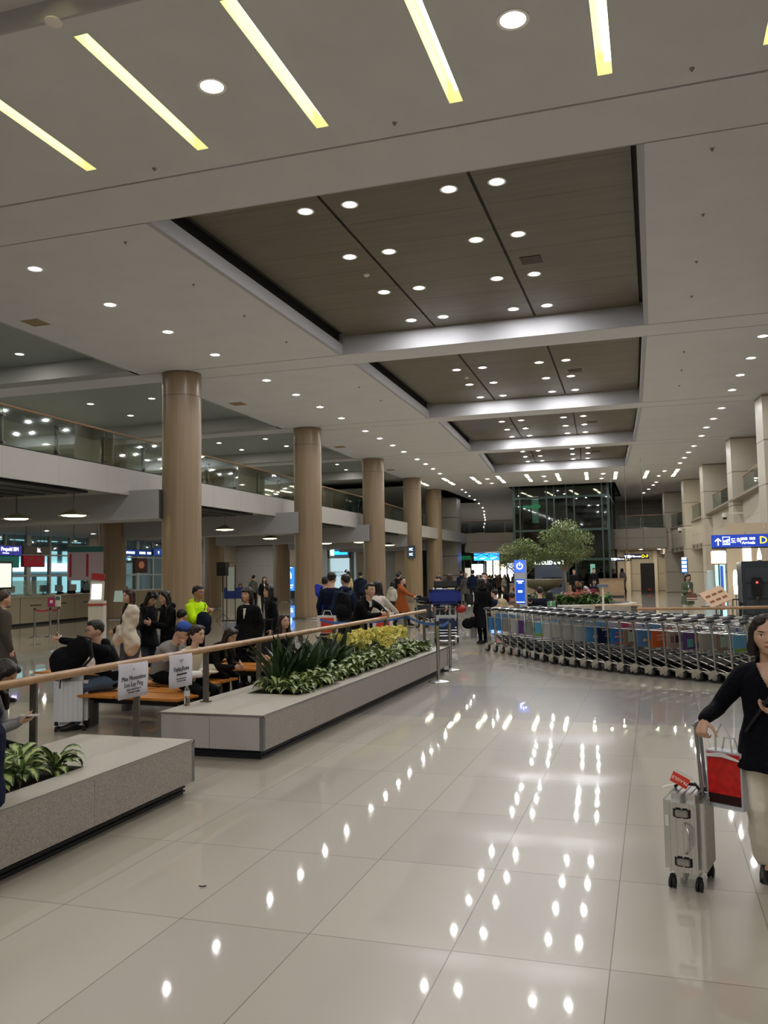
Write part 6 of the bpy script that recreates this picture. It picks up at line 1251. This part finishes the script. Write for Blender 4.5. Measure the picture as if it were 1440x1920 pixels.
# --- standing behind the benches
PP('woman with brown hair holding a cream puffer coat over her arm, facing left',247,14.2,-55,top=1099,det=1,outfit=('sweater','131313'),hair=('long','3a2418'),bottom=('wide','56565a'),hyaw=-.15,hands=((-.42,.30,1.02),(.10,.28,.98)),inner='b9b2a6')
PP('person in a black beret and coat looking down at a phone',277,15.2,40,top=1103,det=1,outfit=('coat','101216'),hair=('long','15100e'),bottom=('jeans','4a4f58'),hpitch=.5,hands=((0,.30,1.08),(.06,.32,1.08)),acc=(('cap','0f0f11'),),top_len=.15)
PP('woman with straight long black hair in a black leather jacket, seen in profile',316,14.8,-62,top=1102,det=1,outfit=('hood','111214'),hair=('long','120e0c'),hpitch=.2,hands=((0,.32,1.08),(.05,.30,1.06)))
PP('man in a bright yellow-green safety jacket with glasses and a navy sling bag',368,15.4,45,top=1094,fem=False,det=1,outfit=('puffer','c6f01a'),hair=('crop','15110f'),bottom=('trousers','14161a'),hands=((.02,.34,1.22),(.10,.34,1.22)),hyaw=.1,acc=(('glasses','4a4a4a'),('strap',0)),skin='a87a62')
PP('woman in a black suit and white shirt with a fringe, looking left',466,14.4,-32,top=1096,det=1,outfit=('blazer','101114'),inner='d9d9d6',hair=('bangs','1a1512'),bottom=('trousers','0e0f12'),top_len=.10,hyaw=-.1)
PP('woman in black with long dark hair facing left behind a pushchair of luggage',508,17.2,-75,top=1094,det=1,outfit=('hood','101115'),hair=('long','120f0e'),bottom=('trousers','0f0f12'))
PP('person in a grey-brown puffer coat and scarf standing at the left edge',2,13.0,120,top=1103,det=1,outfit=('puffer','4b453f'),hair=('short','3a2a20'),top_len=.38,bottom=('trousers','1a1a1c'),acc=(('scarf','a89478'),))
PP('man in a grey jacket walking away near the marble wall',475,46,150,top=1077,fem=False,det=2,outfit=('hood','62645f'),hair=('short','15120f'),bottom=('trousers','1b1c1f'))
PP('woman in a black suit with long hair before the marble wall',495,44,10,top=1080,det=2,outfit=('blazer','121316'),inner='d0d0cc',hair=('long','14110f'))
for i,(px,dd,lb) in enumerate([(437,48.5,'clerk sitting behind the blue fronted desk, left one'),(450,49,'clerk sitting behind the blue fronted desk, right one')]): PP(lb,px,dd,10,pose='sit',h=1.65,det=3,seat=.6,outfit=('sweater',('3a3f55','2a2c33')[i]),hair=('bob','17120f'))
for i,(px,dd,lb) in enumerate([(113,40,'clerk with tied hair working behind the left counter'),(134,41.5,'clerk in dark uniform behind the left counter, middle one'),(160,43,'person in black standing behind the left counter near the price board')]): PP(lb,px,dd,(40,10,20)[i],top=(1097,1094,1089)[i],det=2,outfit=('sweater','14161c'),hair=('bob','17120f'))
# --- centre
PP('young man in a black jacket over white leaning on the wooden rail beside the orchids',672,16.1,50,top=1094,fem=False,det=1,outfit=('hood','0d0d0f'),inner='d6d6d3',hair=('short','120f0e'),bottom=('trousers','0e0f11'),lean=.22,bend=.25,hyaw=-.1,hs=1.06,hpitch=-.02,hands=((-4.88,15.5,1.11),(-4.88,15.15,1.11)),world=True,elb=((-.9,-.3,-.2),(.9,-.3,-.2)),skin='c39c86')
PP('tall man in a navy sweater and olive trousers facing away, left of the backpack',621,18.7,165,top=1069,fem=False,det=1,outfit=('sweater','10162c'),hair=('short','14110f'),bottom=('wide','585b4b'))
PP('man with glasses in a blue shirt carrying a black backpack',647,18.0,155,top=1073,fem=False,det=1,outfit=('hood','1d2a44'),hair=('crop','1c1714'),bottom=('trousers','33363a'),hyaw=.9,acc=(('glasses','333333'),))
p=G(652,17.7); bp_=thing('backpack','black backpack worn by the man in the blue shirt','bag',(p.x,p.y,1.22),face(652,17.7,155)); b=MB(); b.loft([(V((0,-.24,z)),V((wx,0,0)),V((0,.11,0))) for z,wx in ((-.26,.13),(-.2,.18),(.1,.18),(.24,.12),(.27,.06))],12); b.ell((0,-.34,-.1),(.13,.07,.13)); remesh(b,.012,'bag_body',cloth('15161a'),bp_,2,.006,14,4)
b=MB()
for s in (-1,1): b.tube([(s*.12,-.18,.2),(s*.13,0,.33),(s*.13,.14,.2),(s*.14,.10,-.05),(s*.15,-.15,-.2)],.016,6)
b.build('strap',BLACK,bp_,True)
PP('person in bright blue with a raised hand, half hidden by the first round column',609,20,150,top=1078,fem=False,det=2,outfit=('sweater','1d2c8e'),hair=('short','17120f'),hands=((-.08,.28,1.5),None))
PP('person in a white knit top pushing a trolley behind the man at the rail',706,18.2,165,top=1086,det=2,outfit=('sweater','d6cfc4'),hair=('long','17120f'),bottom=('trousers','2a2b30'),hands=((.2,.4,1.0),(.35,.4,1.0)))
PP('woman in a rust orange coat walking with a trolley',752,30.2,72,top=1079,det=1,pose='walk',outfit=('coat','8e4a22'),top_len=.32,hair=('short','17110f'),bottom=('trousers','17171a'),hands=((-.15,.45,1.05),(.15,.48,1.05)))
PP('person in a pale jacket with a grey backpack beyond the rust orange coat',735,33,150,top=1088,det=2,outfit=('hood','b5b0a0'),hair=('bob','14110f'),bottom=('trousers','2b2c30'))
PP('man in a black jacket behind the rust orange coat, left one',746,40,170,top=1073,fem=False,det=2,outfit=('puffer','17181b'),hair=('short','15120f')); PP('man in a black jacket behind the rust orange coat, right one',749,46,170,top=1070,fem=False,det=2,outfit=('hood','121316'),hair=('short','15120f'))
PP('man in a dark navy puffer jacket facing away near the white booth',676,39,175,top=1070,fem=False,det=2,outfit=('puffer','1a2131'),hair=('short','15120f')); PP('person in a pale yellow top beside the white booth',653,52,160,top=1071,det=2,outfit=('sweater','cfc69a'),hair=('bob','17120f'))
PP('young man in white with dark hair behind the loaded trolley',824,25.8,-30,top=1077,fem=False,det=2,outfit=('sweater','d9d9dc'),hair=('short','17120f'),hpitch=.2); PP('woman in a cream top seen from behind beyond the cobalt suitcase',842,31,170,top=1074,det=2,outfit=('sweater','d8cf9e'),hair=('bob','3a1f18'))
PP('person in a long black coat with long dark hair standing beside the trolleys',903,22.3,-150,top=1081,det=1,outfit=('coat','08090b'),top_len=.40,hair=('long','1c1412'),bottom=('trousers','0a0a0c'),wide=1.12)
PP('person in a black coat and white face mask just behind the long black coat',909,27.5,-20,top=1071,det=2,outfit=('coat','15161a'),top_len=.3,hair=('short','15120f'),acc=(('mask','e8e8e8'),))
PP('elderly man with grey hair in a grey coat pulling a case away',873,50.5,165,top=1072,fem=False,det=2,outfit=('coat','4d4a47'),top_len=.25,hair=('short','8a837a'),bottom=('trousers','141417'),pose='walk')
PP('man with a navy backpack and pale hood walking away',865,52,175,top=1068,fem=False,det=2,outfit=('hood','1d2536'),hair=('short','15120f'),bottom=('trousers','6a675c'),pose='walk')
PP('man in a navy jacket with a pale hood beyond the grey coat',886,48,170,top=1067,fem=False,det=2,outfit=('hood','131c33'),hair=('short','1d1512'),bottom=('trousers','23252b'))
PP('man in a navy sweater sitting on the bench left of the charging kiosk, facing left',928,26.6,-120,pose='sit',fem=False,h=1.72,det=2,outfit=('sweater','151d3a'),hair=('short','17120f'),bottom=('jeans','8390a0'),seat=.44)
PP('woman in a black sweater with long hair sitting with a hand at her chin',948,30,-80,pose='sit',h=1.68,det=2,outfit=('sweater','101013'),hair=('long','1a1310'),bottom=('skirt','a82026'),hands=((.1,.28,1.18),None),seat=.55)
PP('person in a taupe coat seen from behind, left of the charging kiosk',959,24.4,175,pose='sit',h=1.66,det=2,outfit=('coat','6b625a'),hair=('short','201915'),seat=.42)
PP('person in a red padded jacket behind the taupe coat',964,28.4,150,pose='sit',h=1.7,det=2,outfit=('puffer','a01e2a'),hair=('short','7a2a28'),seat=.5)
PP('child in a black cap sitting right of the charging kiosk',992,25.3,170,pose='sit',h=1.35,det=2,outfit=('hood','17181c'),hair=('short','15120f'),acc=(('cap','14151c'),),seat=.4)
PP('man in a dark navy shirt seen from behind, sitting before the fountain',1011,25.5,175,pose='sit',fem=False,h=1.85,det=2,outfit=('sweater','161a28'),hair=('short','15110f'),seat=.44,wide=1.1)
PP('woman with long dark hair in a plum cardigan sitting right of the man in navy',1030,25.4,-170,pose='sit',h=1.66,det=2,outfit=('sweater','271c2a'),hair=('long','17110f'),seat=.42)
PP('person with orange hair in black sitting by the red flowers',1082,40.6,-30,pose='sit',h=1.6,det=2,outfit=('hood','17171a'),hair=('bob','a86a2c'),seat=.55)
PP('person in a white puffer jacket bending forward by the red flowers',1102,41.0,-60,pose='sit',h=1.68,det=2,outfit=('puffer','cfcfd2'),hair=('long','15110f'),lean=.35,bend=.3,seat=.6)
PP('person in a navy jacket by the sign post right of the island',1113,41.3,20,pose='sit',h=1.7,det=2,outfit=('hood','1a2238'),hair=('short','15110f'),seat=.55)
PP('guard in dark uniform and cap standing behind the fountain',1076,56,10,top=1066,fem=False,det=2,outfit=('blazer','14161a'),hair=('short','15110f'),acc=(('cap','2b3022'),))
PP('man in black standing before the lift tower',1113,58,20,top=1064,fem=False,det=2,outfit=('coat','0f1013'),hair=('short','15110f'),top_len=.3)
PP('person in dark red behind the wooden counter at the lift tower',1151,66,-40,top=1065,det=3,outfit=('sweater','2a1216'),hair=('bob','15110f'))
PP('woman in grey with long black hair walking before the far beige wall',1167,68,-150,top=1064,det=3,outfit=('coat','6f706e'),hair=('long','100d0c'),pose='walk')
PP('woman in an olive green coat looking at her phone behind the trolleys',1287,30.6,20,top=1073,det=1,outfit=('coat','55604a'),top_len=.22,hair=('bob','14100f'),bottom=('wide','c9c4b8'),inner='dcdce0',hands=((0,.32,1.08),(.08,.30,1.05)),hpitch=.35)
p=G(1291,30.3); hb=thing('handbag','brown and white striped handbag on the arm of the woman in the olive coat','bag',(p.x+.06,p.y-.12,.72)); b=MB(); b.box((0,0,.14),(.36,.13,.26),bev=.03); b.build('bag_body',mat('6e4a3c',.6),hb,True); b=MB(); b.box((0,-.067,.10),(.34,.01,.03)); b.box((0,-.067,.03),(.34,.01,.02)); b.build('white_stripe',mat('d8d2c6',.6),hb); b=MB(); b.tube([(-.1,0,.27),(0,0,.40),(.1,0,.27)],.01,6); b.build('bag_handle',DARK,hb,True)
o=PP('person on the far upper bridge right of the lift tower',1153,74.5,10,h=1.62,det=3,outfit=('coat','6a5a48'),top_len=.2,hair=('bob','14100f')); o[0].location.z=5.25
# crowd under the bridge
protoc=[]
specs=[('hood','15171c','short',False,160),('coat','23242a','long',True,170),('puffer','3a3f4a','short',False,10),('hood','8f8a80','bob',True,20),('sweater','1a2036','short',False,175),('coat','5a4a3e','long',True,0)]
r=random.Random(12)
CN=['black hooded jacket','charcoal coat','slate puffer jacket','stone hooded jacket','navy sweater','brown coat']
pxs=sorted([r.uniform(893,957) for i in range(26)]+[r.uniform(960,992) for i in range(5)])
for i in range(31):
    px=pxs[i]; dd=r.uniform(56,90); p=G(px,dd); k=i%6; sp_=specs[k]
    lb='person in a %s, %s from the left in the distant crowd'%(CN[k],ORD[i] if i<30 else 'last')
    if k>=len(protoc): o=person(lb,p,face(px,dd,sp_[4]),h=r.uniform(1.6,1.8),fem=sp_[3],pose='walk',det=3,top=(sp_[0],sp_[1]),hair=(sp_[2],'15110f'),top_len=.2 if sp_[0]=='coat' else 0,group='distant crowd under the bridge')[0]; protoc.append(o)
    else: o=dup(protoc[k],p,face(px,dd,sp_[4]+r.uniform(-40,40))); o['label']=lb

# coat over the arm, held things
def lump(name,label,cat,loc,c,ells,part='coat_fabric',vox=.014,rz=0):
    t=thing(name,label,cat,loc,rz); b=MB()
    for q,rr in ells: b.ell(q,rr)
    remesh(b,vox,part,cloth(c),t,2,.03 if 'coat' in name else .012,9,5); return t
p=G(244,13.55); lump('puffer_coat','cream puffer coat hanging over the arm of the brown-haired woman','coat',(p.x,p.y,.62),'cfc8ba',[((.02,0,.60),(.13,.08,.24)),((-.03,0,.42),(.15,.09,.28)),((.02,0,.25),(.13,.09,.26)),((-.15,0,.36),(.12,.07,.16)),((-.22,.0,.28),(.09,.06,.12)),((.06,0,.72),(.10,.08,.12))])
p=G(395,11.9); lump('baseball_cap','beige cap held in the hands of the person in black by the rail','hat',(p.x,p.y,.55),'c9c0b0',[((0,0,.03),(.12,.14,.06)),((.08,-.12,.0),(.10,.1,.015))],'cap_fabric',.01)
p=G(379,15.1); lump('sling_bag','navy sling bag across the front of the safety jacket','bag',(p.x,p.y,.84),'1b2233',[((.03,0,.25),(.15,.09,.17)),((.05,0,.1),(.12,.08,.12))],'bag_body',.012)
p=G(905,21.9); lump('handbag','black bag held low by the person in the long black coat','bag',(p.x-.42,p.y+.05,.42),'0a0a0c',[((0,0,.12),(.17,.08,.14)),((.12,0,.2),(.1,.07,.1))],'bag_body',.014)
p=G(940,24.0); lump('folded_coat','beige fur-trimmed coat lying over the bench back behind the trolleys','coat',(p.x,p.y,.44),'a8977a',[((0,0,.42),(.17,.16,.26)),((-.2,0,.22),(.2,.16,.22)),((.2,0,.24),(.2,.16,.24))])
ww=PP('pushchair',0,10,0) if 0 else None
def pcase(px,dd,label,c,w_=.4,h_=.55,hd=.95,rz=.2): p=G(px,dd); return suitcase(label,(p.x,p.y,0),rz,w_,.24,h_,c,handle=hd)
pcase(500,16.6,'black pushchair-like case with pale handles beside the woman in black','1b1c20',.42,.6,1.02); pcase(487,16.9,'dark suitcase with a white handle left of the pushchair-like case','2a2a2e',.36,.5,.98)
pcase(617,17.6,'grey suitcase below the red shopping bag near the first round column','3b3e44',.42,.5,.95); pcase(640,17.2,'second grey suitcase right of the red shopping bag','4a4b4d',.40,.48,0)
for px,dd,lb,z in ((613,17.5,'white and red shopping bag standing on the grey suitcase by the round column',.60),(716,17.9,'white and red shopping bag on the trolley behind the man at the rail',.62)):
    p=G(px,dd); t=thing('shopping_bag',lb,'bag',(p.x,p.y,z),.1); b=MB(); b.prism([(-.20,-.08),(.20,-.08),(.20,.08),(-.20,.08)],0,.42); b.build('bag_body',mat('dcdad6',.4),t); b=MB(); b.box((.02,-.082,.23),(.28,.004,.30)); b.build('front_print',mat('d8402f',.45,noise_s=14,noise_a=.2),t); b=MB(); b.box((.02,-.082,.04),(.30,.006,.05)); b.build('dark_band',mat('2b1a18',.5),t); b=MB(); b.tube([(-.1,0,.42),(-.06,0,.52),(.06,0,.52),(.1,0,.42)],.006,6); b.build('bag_handle',mat('e6e6e6',.5),t)
p=G(716,17.9); suitcase('dark suitcase under the white and red bag behind the man at the rail',(p.x,p.y,0),.1,.5,.3,.54,'26272b')
t2=clean; t2['group']='loaded trolleys'; p=G(790,29.5); t2.location=(p.x,p.y,0); t2.rotation_euler=(0,0,-1.9); t2['label']='luggage trolley with grey bags pushed by the woman in the rust orange coat'
suitcase('charcoal suitcase on the trolley of the woman in the rust orange coat',(p.x+.1,p.y,.20),-.3,.7,.4,.5,'3a3c3f',r=.6); lump('duffel_bag','black holdall on top of the charcoal suitcase','bag',(p.x+.1,p.y,.80),'17181a',[((0,0,.12),(.3,.17,.13)),((-.2,0,.2),(.12,.1,.1))],'bag_body',.016)
p=G(880,48); suitcase('black case pulled by the elderly man in the grey coat',(p.x,p.y,0),.3,.4,.3,.6,'17181b',handle=1.0)
p=G(378,14.0)
for i,(px,py,X) in enumerate([(60,1325,None)]):
    q=(girl[1]['wr'][0]+girl[1]['wr'][1])/2; m_=thing('mobile_phone','white phone held by the girl with glasses','phone',(q.x+.09,q.y+.0,q.z+.055),.3); b=MB(); b.box((0,0,0),(.15,.075,.010),bev=.002); b.build('phone_body',mat('b9bcc0',.3),m_)
q=G(1032,24.6); t=thing('box','small green gift box on the bench behind the trolleys','box',(q.x,q.y,.76)); b=MB(); b.box((0,0,.11),(.22,.18,.22)); b.build('box_body',mat('4f8a5e',.5),t); b=MB(); b.box((0,0,.12),(.03,.184,.224)); b.build('ribbon',mat('bcd6bc',.5),t)
thingbox('side_table','small round side table carrying the green gift box','table',[('table_top',lambda b:b.cyl((0,0,.73),(0,0,.755),.25,n=24),mat('b0a38c',.5)),('pole',lambda b:b.cyl((0,0,0),(0,0,.73),.03),STEEL),('base',lambda b:b.cyl((0,0,0),(0,0,.02),.2,n=24),STEEL)],tuple(q))
bpy.data.scenes.remove(TMPS)
